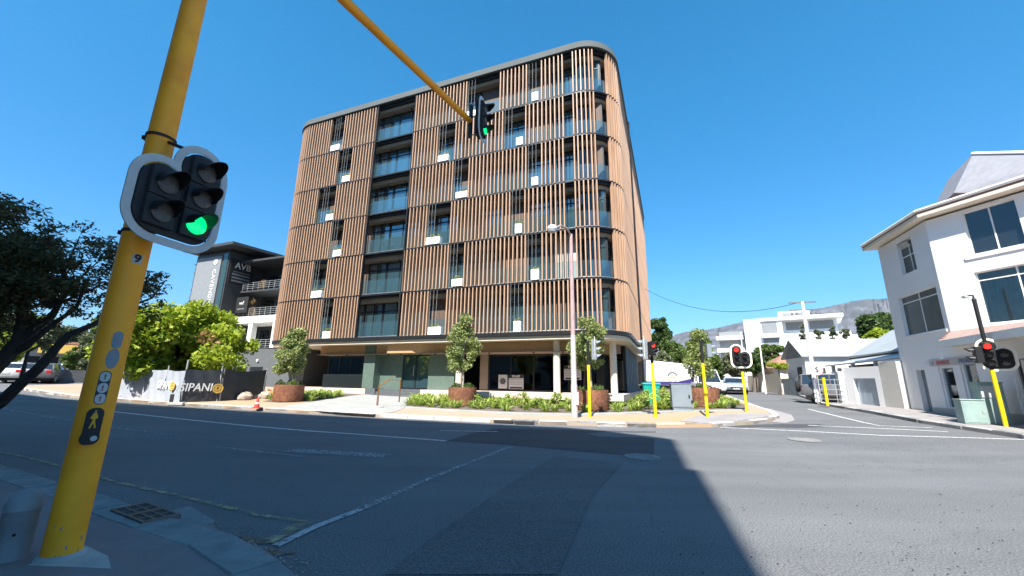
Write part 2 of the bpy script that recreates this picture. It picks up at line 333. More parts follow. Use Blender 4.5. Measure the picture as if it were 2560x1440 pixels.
K['lightcar']=mat('lightcar',(.7,.72,.75),.1,spec=.9); K['tail']=mat('tail',(.5,.02,.02),.25)
K['car_blue']=mat('car_blue',(.38,.46,.54),.3,.3,coat=.6); K['car_white']=mat('car_white',(.75,.76,.76),.3,coat=.5)
K['car_grey']=mat('car_grey',(.2,.2,.22),.35,.4,coat=.5); K['car_dark']=mat('car_dark',(.03,.032,.036),.35,.3,coat=.5)
K['navy']=mat('navy',(.04,.035,.16),.4); K['gold']=mat('gold',(.75,.5,.12),.5); K['stone']=mat('stone',(.3,.3,.3),.9)
K['paper']=mat('paper',(.5,.5,.48),.8); K['inkgrey']=mat('inkgrey',(.16,.17,.17),.8); K['inkblack']=mat('inkblack',(.02,.02,.02),.7)
K['remaxred']=mat('remaxred',(.5,.12,.1),.6); K['remaxblue']=mat('remaxblue',(.12,.16,.3),.6)
# ================================================= TERRAIN, ROADS, PAVEMENTS
def struct(o): o['kind']='structure'; return o
def drape(name,poly,z,m,side=0,step=1.5,mside=None,parent=None):
    bm=bmesh.new(); vs=[bm.verts.new((p[0],p[1],0)) for p in poly]; f=bm.faces.new(vs)
    if f.normal.z<0 or True:
        bm.normal_update()
        if f.normal.z<0: f.normal_flip()
    bmesh.ops.triangulate(bm,faces=bm.faces[:])
    xs=[p[0] for p in poly]; ys=[p[1] for p in poly]
    if step:
        for ax,lo,hi in ((0,min(xs),max(xs)),(1,min(ys),max(ys))):
            t=math.floor(lo/step)*step+step
            while t<hi:
                no=(1,0,0) if ax==0 else (0,1,0); co=(t,0,0) if ax==0 else (0,t,0)
                bmesh.ops.bisect_plane(bm,geom=bm.verts[:]+bm.edges[:]+bm.faces[:],plane_co=co,plane_no=no)
                t+=step*(1 if abs(t)<40 else 4)
    for v in bm.verts: v.co.z=h(v.co.x,v.co.y)+z
    if side:
        be=[e for e in bm.edges if len(e.link_faces)==1]
        r_=bmesh.ops.extrude_edge_only(bm,edges=be)
        for v in [g for g in r_['geom'] if isinstance(g,bmesh.types.BMVert)]: v.co.z-=side
    bmesh.ops.recalc_face_normals(bm,faces=bm.faces[:])
    bm.normal_update()
    up=[f for f in bm.faces if abs(f.normal.z)>.5]
    if up and sum(f.normal.z for f in up)<0:
        for f in bm.faces: f.normal_flip()
    me=bpy.data.meshes.new(name); bm.to_mesh(me); bm.free(); me.materials.append(m)
    o=bpy.data.objects.new(name,me); col.objects.link(o)
    if parent: o.parent=parent
    return o
mb=MB(Matrix())
rr=[0.5,7,14,20,28,36,44,50,57.33,58.5,80,150,400,1200,4000,9000]
mb.add([(0,0,-.03)],[])
SEG=96
for i,r_ in enumerate(rr):
    for k in range(SEG):
        a=2*PI*k/SEG; x,y=r_*math.cos(a),r_*math.sin(a); mb.v.append((x,y,h(x,y)-.04))
for k in range(SEG): mb.f.append((0,1+k,1+(k+1)%SEG))
for i in range(len(rr)-1):
    for k in range(SEG): mb.f.append((1+i*SEG+k,1+(i+1)*SEG+k,1+(i+1)*SEG+(k+1)%SEG,1+i*SEG+(k+1)%SEG))
struct(mb.build('ground',K['ground']))
struct(drape('road',[(-110,-30),(60,-40),(70,0),(60,60),(62,140),(44,140),(2,30),(-20,40),(-60,70),(-120,80)],0,K['asphalt'],step=2))
# far corner pavement beside the apartment building
kerb_far=[(-31,25.6),(-22,20.9),(-15.6,19.2),(-11,18.1),(-5.6,16.95),(-.5,15.9),(3,15.25),(5.3,14.95),(7.2,15.1),(8.8,15.7),(10.3,16.6),(11.5,17.9),(12.4,19.6),(13.3,22.3),(18.5,36.6),(26,56),(40,92)]
back=[(30,100),(12,70),(2,60),(-36,60)]
struct(drape('pavement',kerb_far+back,.115,K['pave_far'],side=.16))
def kerbstrip(name,pts,wid,z,mats,seg=1.0,drop=.2,flip=1,seed=1,gap=.012,irr=0):
    # individual kerb stones laid end to end, all one kerb
    rd=random.Random(seed); P=[Vector((p[0],p[1],0)) for p in pts]; L=[0]
    for a,b in zip(P,P[1:]): L.append(L[-1]+(b-a).length)
    def pt(s):
        for i in range(len(L)-1):
            if s<=L[i+1] or i==len(L)-2:
                t=(s-L[i])/(L[i+1]-L[i]); d=(P[i+1]-P[i]).normalized(); return P[i].lerp(P[i+1],t),d
    root=None; buckets=[MB(Matrix()) for _ in mats]; s=0; k=0
    while s<L[-1]-.1:
        e=min(s+seg,L[-1]); a,da=pt(s+gap); b,db=pt(e-gap); na=Vector((-da.y,da.x,0))*flip; nb=Vector((-db.y,db.x,0))*flip
        j=rd.uniform(-irr,irr); zz=z+rd.uniform(-irr,irr)*.5
        q=[a+na*j,b+nb*j,b+nb*(wid+j),a+na*(wid+j)]
        vs=[(p.x,p.y,h(p.x,p.y)+zz-drop) for p in q]+[(p.x,p.y,h(p.x,p.y)+zz) for p in q]
        m=mats[k%len(mats)] if len(mats)==2 else None
        buckets[k%len(mats)].add(vs,[(3,2,1,0),(4,5,6,7),(0,1,5,4),(1,2,6,5),(2,3,7,6),(3,0,4,7)])
        s=e; k+=1
    return buckets
def kerb(name,pts,wid,z,mats,**kw):
    bs=kerbstrip(name,pts,wid,z,mats,**kw)
    o=bs[0].build(name,mats[0],bevel=.012)
    if len(mats)>1:
        o2=bs[1].build(name+'_painted',mats[1],bevel=.012); struct(o2)
    return struct(o)
kerb('kerb',[(-31,25.6),(-22,20.9),(-15.6,19.2),(-11,18.1),(-5.6,16.95),(-1.0,16.0)],.22,.135,[K['kerb_white']],seg=1.1)
kerb('kerb_corner',[(-1.0,16.0),(-.5,15.9),(3,15.25),(5.3,14.95),(7.2,15.1),(8.8,15.7),(10.3,16.6),(11.5,17.9)],.24,.14,[K['kerb_white'],K['kerb_black']],seg=1.05)
kerb('kerb_side',[(11.5,17.9),(12.4,19.6),(13.3,22.3),(18.5,36.6),(26,56)],.24,.135,[K['kerb_white']],seg=1.2)
# gutter apron at the corner
struct(drape('gutter',[(10.6,16.2),(11.6,17.1),(12.9,19.2),(13.9,22.6),(13.3,22.3),(12.4,19.6),(11.5,17.9),(10.3,16.6)],.012,K['pave_grey'],step=2))
# right-hand pavement
kr=[(5.5,-12),(10.5,1.0),(13.6,9.3),(14.9,12.4),(15.6,15.9),(16.9,19.6),(18.4,24.6),(21.0,29.3),(26.5,39.5),(33,53),(47,82)]
struct(drape('pavement_right',kr+[(70,90),(60,0),(30,-12)],.11,K['pave_grey'],side=.15))
kerb('kerb_right',kr,.26,.13,[K['kerb_black'],K['concrete']],seg=1.0,flip=-1,irr=.03,gap=.02)
# near pavement under the camera
nk=[(-40,23.5),(-24,15.3),(-16,11.4),(-10.3,8.25),(-8.2,7.05),(-5.95,5.95),(-4.9,5.42),(-3.9,4.85),(-3.0,4.5),(-2.1,3.92),(-1.25,3.15),(-.6,2.2),(-.2,.8),(-.4,-2),(-2.5,-8),(-8,-22)]
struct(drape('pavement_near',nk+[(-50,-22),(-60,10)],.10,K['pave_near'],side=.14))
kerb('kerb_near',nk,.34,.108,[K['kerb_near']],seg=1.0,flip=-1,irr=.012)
False and struct(drape('gutter_near',[(p[0]+.05,p[1]+.42) for p in nk[2:8]]+[(-2.9,4.95),(-1.8,4.2),(-.95,3.45),(-.25,2.3),(-.6,2.2),(-1.25,3.15),(-2.1,3.92),(-3.0,4.5)]+[nk[i] for i in range(7,1,-1)],.006,K['kerb_near'],step=1.5))
# tarmac patches
def gp(pts): return [G(*p) for p in pts]
struct(drape('road_patch',gp([(1115,1103),(1175,1085),(1235,1072),(1440,1075),(1640,1079),(1636,1095),(1634,1139),(1560,1138),(1400,1124),(1275,1113)]),.006,K['asphalt_dark']))
struct(drape('road_repair',gp([(1555,1160),(1480,1240),(1395,1438),(960,1438),(1100,1330),(1290,1200),(1390,1140)]),.006,K['asphalt_mid']))
struct(drape('road_trench',gp([(1800,1071),(1840,1063),(1960,1060),(2050,1061),(2080,1067),(1990,1070),(1900,1068)]),.006,K['asphalt_dark']))
def line(name,pts,wid,m,z=.011):
    P=[Vector(G(*p)) for p in pts]; Lf=[];Rt=[]
    for i,p in enumerate(P):
        d=(P[min(i+1,len(P)-1)]-P[max(i-1,0)]).normalized(); n_=Vector((-d.y,d.x))
        Lf.append(p+n_*wid/2); Rt.append(p-n_*wid/2)
    return struct(drape(name,[tuple(p) for p in Lf]+[tuple(p) for p in Rt[::-1]],z,m,step=1.5))
line('lane_line',[(278,1029),(440,1047),(640,1067),(860,1084),(1115,1103)],.14,K['paint'])
line('lane_line_faded',[(0,1022),(150,1048),(300,1072),(440,1088)],.12,K['paint_w'])
line('road_arrow',[(725,1127),(850,1134),(968,1141)],.42,K['paint_w'])
line('lane_dash',[(540,1118),(760,1143)],.1,K['paint_w'])
line('stop_line',[(690,1366),(790,1318),(900,1276)],.1,K['paint_m'])
line('stop_line_faded',[(900,1276),(1080,1195),(1275,1118)],.13,K['paint_w'],.012)
line('edge_line',[(-40,1122),(60,1143),(150,1168),(330,1216),(500,1253),(640,1288),(770,1308)],.08,K['paint_y'])
line('edge_box',[(772,1304),(720,1330),(665,1360)],.16,K['paint_y'],.016)
line('lane_dash_far',[(1100,1077),(1245,1080)],.1,K['paint'])
line('lane_dash_left',[(960,1063),(1050,1070)],.1,K['paint_w'])
line('lane_dash_mid',[(720,1047),(860,1056)],.1,K['paint_w'])
line('bay_line',[(600,1035),(760,1048),(940,1060)],.09,K['paint_w'])
line('crossing_line',[(1800,1069),(2000,1078),(2200,1089),(2380,1094),(2640,1102)],.12,K['paint'])
line('crossing_line_side',[(2020,1064),(2085,1067),(2230,1073),(2370,1080)],.12,K['paint'])
line('side_lane_line',[(2020,1023),(2110,1045),(2165,1058),(2200,1065),(2330,1070)],.11,K['paint'])
line('far_curve_line',[(95,980),(150,972),(200,969)],.12,K['paint'])
line('far_bend_line',[(92,984),(130,1003),(180,1016)],.1,K['paint_w'])
# bed soil, entrance path, ramps
struct(drape('planting_bed',gp([(1013,1024),(1130,1032),(1290,1040),(1440,1043),(1540,1042),(1640,1036),(1720,1032),(1860,1031),(1868,1020),(1830,1003),(1795,990)])+[(9.5,33),(5.8,23.0),(-5,25.3),(-7,25.2)],.125,K['soil']))
struct(drape('planting_bed_left',gp([(655,1010),(700,1013),(790,1010),(862,996),(920,990)])+[(-10,28.6),(-15,29.8)],.125,K['soil']))
struct(drape('entrance_path',gp([(722,1020),(860,997),(905,991),(1037,990),(1010,1026),(985,1038),(930,1044),(800,1036),(700,1027)]),.127,K['pave_light']))
struct(drape('kerb_edging',gp([(1440,1043),(1620,1037),(1700,1034),(1860,1031),(1860,1034),(1700,1037),(1620,1041),(1440,1047),(1290,1044),(1130,1035),(1013,1027),(1013,1024),(1130,1032),(1290,1040)]),.16,K['pave_light'],side=.05))
struct(drape('corner_ramp',gp([(1700,1062),(1740,1048),(1850,1040),(1930,1040),(1925,1048),(1850,1060),(1760,1066)]),.127,K['pave_grey']))
# manholes, drain
def manhole(px,py,rad,label):
    x,y=G(px,py); t=thing('manhole_cover',label,'manhole cover',(x,y,h(x,y)))
    MB().lathe([(rad,0),(rad,.016),(rad*.88,.018),(rad*.88,.014)],32).build('rim',K['cover'],t)
    m=MB(); m.lathe([(rad*.87,.002),(rad*.87,.019),(.001,.019)],32)
    for k in range(-3,4): m.box(-rad*.7,rad*.7,k*.09-.015,k*.09+.015,.019,.024)
    m.build('cover',K['cover'],t)
manhole(1605,1143,.38,'round pale manhole cover at the edge of the building shadow on the road')
manhole(2010,1100,.42,'round manhole cover in the sunlit road before the side street')
t=thing('storm_drain_grate','rusty two-panel cast iron storm drain grate sunk in the kerb by the near pavement','drain',(*G(362,1284,.1),.075),R(-29))
t.scale=(.68,.68,1); fr=MB(); bars=MB()
for ox in (-.30,.30):
    for a in (-.27,.27): fr.box(ox+a-.02,ox+a+.02,-.24,.24,0,.05)
    for b_ in (-.22,.22): fr.box(ox-.25,ox+.25,b_-.02,b_+.02,0,.048)
    for b_ in (-.07,.07): bars.box(ox-.25,ox+.25,b_-.016,b_+.016,0,.045)
    bars.box(ox-.016,ox+.016,-.2,.2,0,.043)
t.scale=(1,1,1); sc_=Matrix.Diagonal((.68,.68,1,1)); fr.build('frame',K['rust'],t,M=wm(t)@sc_,bevel=.004); bars.build('bars',K['rust'],t,M=wm(t)@sc_,bevel=.003)
MB().box(-.58,.58,-.25,.25,.0,.037).build('pit',K['blackmat'],t,M=wm(t)@sc_)
mb=MB(Matrix()); q=gp([(440,1288),(470,1276),(530,1310),(500,1345),(350,1297)]); q2=gp([(435,1290),(470,1280),(535,1320),(490,1345),(400,1312)])
struct(drape('drain_apron',q2,.07,K['kerb_near'],side=.09))
q3=gp([(350,1300),(385,1300),(495,1350),(470,1362),(380,1322)])
False and struct(drape('painted_kerb_edge',q3,.113,K['concrete'],side=.0))
struct(drape('pole_footing',gp([(60,1450),(160,1410),(205,1396),(262,1425),(270,1460)]),.104,K['concrete'],side=.01))
def slot(px,py,label):
    x,y=G(px,py); M=Matrix.Translation((x,y,h(x,y)))@Matrix.Rotation(R(-10.5),4,'Z')
    o=MB(M).box(-.36,.36,-.05,.1,.03,.115).build('kerb_inlet',K['blackmat']); setp(o,label,'drain inlet')
slot(1258,1059,'left dark drain slot cut into the white far kerb'); slot(1311,1062,'right dark drain slot cut into the white far kerb')

# ================================================= APARTMENT BUILDING
FA=Matrix.Rotation(R(-21.5),4,'Z')           # x along the front (to the right), y into the block
Z0=4.32; ST=3.08; NST=6
RC=2.4; XR=-2.07; XL=-29.9; YF=22.0; YB=55.0
b0=FA@Vector((-15,38,.9))
AB=thing('apartment_building','seven-storey apartment block wrapped in vertical timber louvres with rounded corners','building',b0,R(-21.5))
def arc(cx,cy,r_,a0,a1,n):
    return [(cx+r_*math.cos(R(a0+(a1-a0)*i/n)),cy+r_*math.sin(R(a0+(a1-a0)*i/n))) for i in range(n+1)]
def outline(off=0,n=12,yb=YB):     # rounded plan, inset by off, anticlockwise from front left
    r_=RC-off; rb=r_
    return (arc(XL+RC,YF+RC,r_,180,270,n)+arc(XR-RC,YF+RC,r_,270,360,n)+arc(XR-RC,yb-RC,r_,0,90,4)+arc(XL+RC,yb-RC,r_,90,180,4))
W_=lambda: MB(FA)
zs=[Z0+ST*i for i in range(NST+1)]; ZT=22.95
zs[-1]=ZT
# slabs with dark edge and pale soffit
for i,z in enumerate(zs):
    ed=W_().prism(outline(-.02 if i==0 else .05),z-(.12 if i==0 else .06),z+.04 if i else z+.1)
    ed.build('slab_edge',K['darkmetal'],AB)
    if i<NST: W_().prism(outline(.25),z+.06,z+.16).build('balcony_floor',K['interior'],AB)
    if i>0:
        W_().prism(outline(.2),z-.2,z-.061).build('slab_core',K['darkmetal'],AB); W_().prism(outline(.42),z-.46,z-.201).build('soffit_beam',K['soffit'],AB)
# roof fascia with sloping top lip
o1=outline(-.10,16); o2=outline(-.03,16); o3=outline(.5,16)
W_().loft([[(p[0],p[1],ZT+.03) for p in outline(.05,16)],[(p[0],p[1],ZT+.03) for p in o1],[(p[0],p[1],ZT+.54) for p in o2],[(p[0],p[1],ZT+.6) for p in o3]]).build('roof_fascia',K['fascia'],AB)
# underside of the first floor and timber band
W_().prism(outline(.12),3.98,4.185).build('soffit_edge',K['cream'],AB)
# openings in the screen: x ranges per storey (negative u)
ops={5:[(-25.15,-23.7),(-20.3,-16.75),(-12.4,-9.8),(-7.8,-6.8),(-5.3,-4.68)],
4:[(-24.0,-22.5),(-20.3,-16.75),(-14.62,-13.17),(-9.5,-7.9),(-5.3,-4.7)],
3:[(-25.65,-23.7),(-20.3,-16.8),(-13.2,-11.98),(-7.8,-6.8),(-5.34,-4.7)],
2:[(-23.78,-22.5),(-20.3,-16.82),(-15.1,-13.2),(-8.88,-7.92),(-5.32,-4.7)],
1:[(-25.14,-23.67),(-20.37,-16.8),(-13.22,-12.05),(-7.8,-6.8),(-5.3,-4.7)],
0:[(-23.75,-22.6),(-20.4,-16.85),(-14.57,-13.2),(-8.9,-7.93)]}
# perimeter parameter: s along left side (from back), front arc, front, right arc, right side
def perim(s):      # s in metres from the start of the front straight (x=XL+RC); negative goes round the left corner
    Lf=(XR-RC)-(XL+RC); qa=RC*PI/2
    if s<-qa: return XL,YF+RC+(-s-qa),R(180)
    if s<0: a=R(270)+s/RC; return XL+RC+RC*math.cos(a),YF+RC+RC*math.sin(a),a
    if s<=Lf: return XL+RC+s,YF,R(270)
    if s<Lf+qa: a=R(270)+(s-Lf)/RC; return XR-RC+RC*math.cos(a),YF+RC+RC*math.sin(a),a
    return XR,YF+RC+(s-Lf-qa),0.
Lf=(XR-RC)-(XL+RC); qa=RC*PI/2
def fin(mb,s,z0,z1,wd=.072,dp=.2,tilt=0):
    x,y,a=perim(s); M=Matrix.Translation((x,y,0))@Matrix.Rotation(a+tilt,4,'Z')
    mb.box(-dp,0,-wd/2,wd/2,z0,z1,M)
rf=random.Random(3)
for i in range(NST):
    z0,z1=zs[i]+(.1 if i==0 else .045),zs[i+1]-.065
    gaps=[(a-(XL+RC),b-(XL+RC)) for a,b in ops[i]]+[(Lf+1.15,Lf+2.18)]
    edges=[-qa-9.]+[v for g in gaps for v in g]+[Lf+qa+(YB-YF-2*RC)]
    for k in range(0,len(edges)-1,2):
        a,b=edges[k],edges[k+1]; mb=W_(); ml=None
        corner=b>Lf+3
        n=max(1,round((b-a)/(.275 if not corner else .29)))
        for j in range(n+1):
            s=a+(b-a)*j/n
            s=min(max(s,a+.04),b-.04)
            dz=rf.uniform(-.012,.012)
            if corner: fin(mb,s,z0+dz,z1+dz,.075,.2)
            else: fin(mb,s,z0+dz,z1+dz)
        mb.build('louvre_screen',K['fin'],AB)
    # light wire trellis in the planter gaps
    for a,b in ops[i]:
        if a<-20 and b>-18: continue
        if b>-5: continue
        m_=max(3,int((b-a)/.3)); 
        off=(a+ (b-a)*.35) if (i in(5,4) or b-a>1.6) and a<-20 else a+.15
        for j in range(3):
            x=off+j*.25
            if x<b-.05: W_().tube([(x,YF+.02,z0),(x,YF+.02,z1)],.0065,5).build('trellis_wire',K['gwhite'],AB)
    # glass balustrade just behind the fins
    bp=[(p[0],p[1]) for p in outline(.24,12)][6:26]
    bp=[p for p in outline(.24,14)]
    ring=bp[:30]
    bl=W_(); bl.loft([[(p[0],p[1],z0+.05) for p in ring],[(p[0],p[1],z0+1.08) for p in ring]],close=False,caps=False)
    bl.build('glass_balustrade',K['balu'],AB,normals=False)
    tr=W_().tube([(p[0],p[1],z0+.06) for p in outline(.2,10)[:22]],.022,6); tr.build('balustrade_channel',K['steel'],AB)
# dark vertical posts of the tall glazed bay
for x in (-20.3,-16.78): W_().box(x-.04,x+.04,YF-.03,YF+.14,Z0+.1,ZT).build('post',K['darkmetal'],AB)
# curved glazing behind the open corner bay
for i in range(NST):
    z0,z1=zs[i]+.16,zs[i+1]-.46
    r_=RC-.75; cx,cy=XR-RC,YF+RC
    A_=[(cx+r_*math.cos(R(a)),cy+r_*math.sin(R(a))) for a in range(268,352,6)]
    f=W_()
    for k in range(0,len(A_),3): f.tube([(*A_[k],z0),(*A_[k],z1)],.045,6)
    f.tube([(*p,z1-.05) for p in A_],.05,6); f.tube([(*p,z0+.04) for p in A_],.04,6)
    f=f.build('window_frame',K['darkmetal'],AB)
    m=W_(); m.loft([[(*p,z0) for p in A_],[(*p,z1) for p in A_]],close=False,caps=False); m.build('pane',K['glassdark'],f,normals=False)
    m=W_(); B_=[(cx+(r_-.18-.03*math.sin(k*1.9))*math.cos(R(290+k)),cy+(r_-.18-.03*math.sin(k*1.9))*math.sin(R(290+k))) for k in range(0,40)]
    if i not in (1,4): m.loft([[(*p,z0+.03) for p in B_],[(*p,z1-.1) for p in B_]],close=False,caps=False); m.build('curtain',K['curtain'],AB,normals=False)
# downlights in the bay soffits
for i in range(1,NST+1):
    for x in (-19.3,-17.7):
        W_().lathe([(.06,zs[i]-.5),(.06,zs[i]-.42)],10,Matrix.Translation((x,YF+.75,0))).build('downlight',K['black'],AB)
    W_().lathe([(.06,zs[i]-.5),(.06,zs[i]-.42)],10,Matrix.Translation((-3.3,YF+1.15,0))).build('downlight',K['black'],AB)
# recessed window wall: core, windows with frames, curtains
REC=1.0
core=[(XL+4.6,YF+4.6),(XR-4.6,YF+4.6),(XR-4.6,YB-3),(XL+4.6,YB-3)]
W_().prism([(XL+6,YF+6.5),(XR-6,YF+6.5),(XR-6,YB-3),(XL+6,YB-3)],.6,ZT-.3).build('core_wall',K['interior'],AB)
xs_=[XL+REC,-26.6,-25.2,-23.9,-22.4,-20.55,-18.9,-16.6,-14.9,-13.0,-11.6,-9.7,-7.9,-6.3,-4.9,XR-REC]
for i in range(NST):
    z0,z1=zs[i]+.16,zs[i+1]-.42
    rw=random.Random(50+i)
    for k in range(len(xs_)-1):
        a,b=xs_[k],xs_[k+1]; y=YF+REC
        kind=(k*5+i*3)%7
        if kind in (2,5) and not(-21<a<-16) : 
            W_().box(a+.01,b-.01,y-.04,y+.04,z0,z1).build('wall_panel',K['brownpanel'] if kind==2 else K['plaster_grey'] if rw.random()<.25 else K['brownpanel'],AB); continue
        fr=W_()
        nmul=2 if b-a>1.5 else 1
        for j in range(nmul+1):
            x=a+.05+(b-a-.1)*j/nmul; fr.box(x-.035,x+.035,y-.05,y+.05,z0,z1)
        for zz in (z0+.04,z1-.62,z1-.04): fr.box(a,b,y-.045,y+.045,zz-.035,zz+.035)
        f=W_()
        f=fr.build('window_frame',K['darkmetal'],AB)
        W_().box(a+.03,b-.03,y-.012,y+.012,z0,z1).build('pane',K['glass'],f)
        if rw.random()<.74:
            cw=W_(); x=a+.1; w_end=a+(b-a)*rw.choice((.45,.6,1.)); pts=[]; t_=0
            while x<w_end: pts.append((x,y+.28+.05*math.sin(t_*1.9))); x+=.05; t_+=1
            cw.loft([[(p[0],p[1],z0+.02) for p in pts],[(p[0],p[1],z1-.3) for p in pts]],close=False,caps=False)
            cw.build('curtain',K['curtain'],AB,normals=False)
        if rw.random()<.3: W_().box(a+.2,b-.2,y+1.4,y+1.5,z0,z0+rw.uniform(.8,1.4)).build('counter',K['interior_w'],AB)
        if i==1 and (k in (2,3,7,9,11,12)): W_().box(a+.15,b-.1,y+.2,y+.5,z0+.35,z0+.95).build('counter',K['boxwhite'],AB)
    # right-hand and left-hand return walls
    for xx,sg in ((XR-REC,1),(XL+REC,-1)):
        for k in range(4):
            y0=YF+REC+k*2.6; fr=W_()
            for yy in (y0+.05,y0+1.3,y0+2.55): fr.box(xx-.05,xx+.05,yy-.035,yy+.035,z0,z1)
            for zz in (z0+.04,z1-.04): fr.box(xx-.045,xx+.045,y0,y0+2.6,zz-.035,zz+.035)
            f=fr.build('window_frame',K['darkmetal'],AB)
            W_().box(xx-.012,xx+.012,y0,y0+2.6,z0,z1).build('pane',K['glass'],f)
        W_().box(xx-.05,xx+.05,YF+REC+10.4,YB-1,z0,z1).build('wall_panel',K['brownpanel'],AB)
# downpipe on the right flank
W_().tube([(XR+.14,YF+9,.6),(XR+.14,YF+9,ZT)],.07,8).build('downpipe',K['darkmetal'],AB)
# ---------- ground floor
DZ=1.0
W_().prism([(XR-.35,YF+.1),(XR-.35,YF+16),(XL+1,YF+16),(XL+1,YF+2.2),(-17.45,YF+2.2),(-17.45,YF+2.2),(-12.9,YF+2.2),(-12.4,YF+.1)],.67,DZ).build('deck',K['deck'],AB)
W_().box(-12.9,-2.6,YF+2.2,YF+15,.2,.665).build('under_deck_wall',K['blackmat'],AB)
W_().box(-17.2,-12.45,YF+1.3,YF+2.19,.1,DZ-.01).build('plinth_wall',K['cream'],AB)
W_().box(-24.9,-19.6,YF+1.5,YF+2.19,.1,DZ-.02).build('plinth_wall',K['cream'],AB)
for k in range(4):
    W_().box(-18.9,-15.6,YF+.2+k*.35,YF+2.19,.2+k*.19,.46+k*.18).build('step',K['darkstep'],AB)
W_().box(-19.65,-18.9,YF+.8,YF+2.19,.1,DZ+.02).build('step_cheek',K['darkstep'],AB)
# columns (round shafts)
for x,yy in ((-12.6,1.0),(-6.2,1.0),(-3.15,2.3)):
    W_().lathe([(.2,DZ),(.2,3.98)],20,Matrix.Translation((x,YF+yy,0))).build('column',K['cream'],AB,smooth=True)
for x,yy in ((-11.6,2.6),(-5.3,2.9)):
    W_().box(x-.3,x+.3,YF+yy,YF+yy+.3,DZ,3.4).build('pier',K['soffit'],AB)
# timber bulkhead band, stepped at the entrance
bulk=[(-24.5,1.15),(-19.6,1.15),(-17.9,1.15),(-17.9,.5),(-15.9,.5),(-14.6,1.15),(-4.5,1.15),(-3.6,4.5),(-3.6,12)]
p_=[(x,YF+y) for x,y in bulk]; q_=[(x,YF+y) for x,y in ((-4.6,12),(-4.9,4.5),(-5.2,1.6),(-24.5,1.6))]
W_().prism(p_+q_,3.36,3.975).build('timber_bulkhead',K['timber'],AB)
W_().prism([(-24.5,YF+.75),(-4.2,YF+.75),(-3.4,YF+5),(-24.5,YF+5)],3.33,3.355).build('bulkhead_lip',K['soffit'],AB)
for x in (-21.8,-18.1,-17.1,-15.5,-14.4,-10.5,-7.6,-5.8):
    W_().lathe([(.05,3.25),(.05,3.33)],8,Matrix.Translation((x,YF+.95,0))).build('spotlight',K['black'],AB)
# green tiled walls and pillar
W_().box(-20.3,-19.35,YF+1.1,YF+1.9,DZ+.02,3.975).build('tiled_pillar',K['tilegreen'],AB)
W_().box(-19.34,-17.5,YF+1.75,YF+1.95,DZ,3.34).build('tiled_wall',K['tilegreen'],AB)
W_().box(-15.35,-13.35,YF+1.75,YF+1.95,DZ,3.34).build('tiled_wall',K['tilegreen'],AB)
# entrance glazing, shop glazing
def gfglass(x0,x1,y,z0,z1,nm,door=False):
    fr=W_(); n=max(1,round((x1-x0)/nm))
    for j in range(n+1):
        x=x0+(x1-x0)*j/n; fr.box(x-.04,x+.04,y-.05,y+.05,z0,z1)
    for zz in (z0+.05,z1-.05): fr.box(x0,x1,y-.045,y+.045,zz-.05,zz+.05)
    f=fr.build('entrance_door' if door else 'shopfront_frame',K['darkmetal'],AB)
    W_().box(x0,x1,y-.01,y+.01,z0,z1).build('pane',K['glassdark'] if not door else K['glass'],f)
    if door:
        for x in (x0+.9,): W_().box(x,x+.04,y-.12,y-.05,z0+.9,z0+1.6).build('handle',K['steel'],f)
gfglass(-17.5,-15.35,YF+1.9,DZ,3.34,1.05,True)
W_().box(-17.3,-15.5,YF+5.5,YF+5.6,DZ,3.3).build('lobby_wall',K['tilegreen'],AB)
W_().box(-16.0,-15.2,YF+3.5,YF+5.4,DZ,3.3).build('lobby_wall',K['interior_w'],AB)
gfglass(-24.7,-20.35,YF+2.3,DZ,3.34,1.1)
gfglass(-13.3,-12.9,YF+2.3,DZ,3.34,1.1)
gfglass(-11.2,-6.6,YF+2.6,DZ,3.36,1.5)
gfglass(-6.5,-5.0,YF+2.8,DZ,3.36,.8)
gfglass(-5.0,-4.3,YF+3.4,DZ,3.36,.7)
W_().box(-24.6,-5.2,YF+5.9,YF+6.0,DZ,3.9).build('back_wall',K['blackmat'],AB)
W_().box(-4.3,-3.9,YF+3.4,YF+15,DZ,3.97).build('side_wall',K['darkmetal'],AB)
W_().box(-2.9,-2.75,YF+5.2,YF+15,DZ,3.97).build('side_wall',K['darkmetal'],AB)
for k in range(8): W_().box(-2.74,-2.66,YF+5.4+k*1.1,YF+5.6+k*1.1,DZ,3.9).build('side_louvre',K['cabgrey'],AB)
W_().box(-3.8,-2.95,YF+4.4,YF+4.5,3.4,3.97).build('side_bulkhead',K['soffit'],AB)
# glass screen by the left bed
gs=W_().box(-24.4,-20.35,YF+1.55,YF+1.57,DZ-.02,DZ+.95).build('glass_screen',K['screen'],AB)
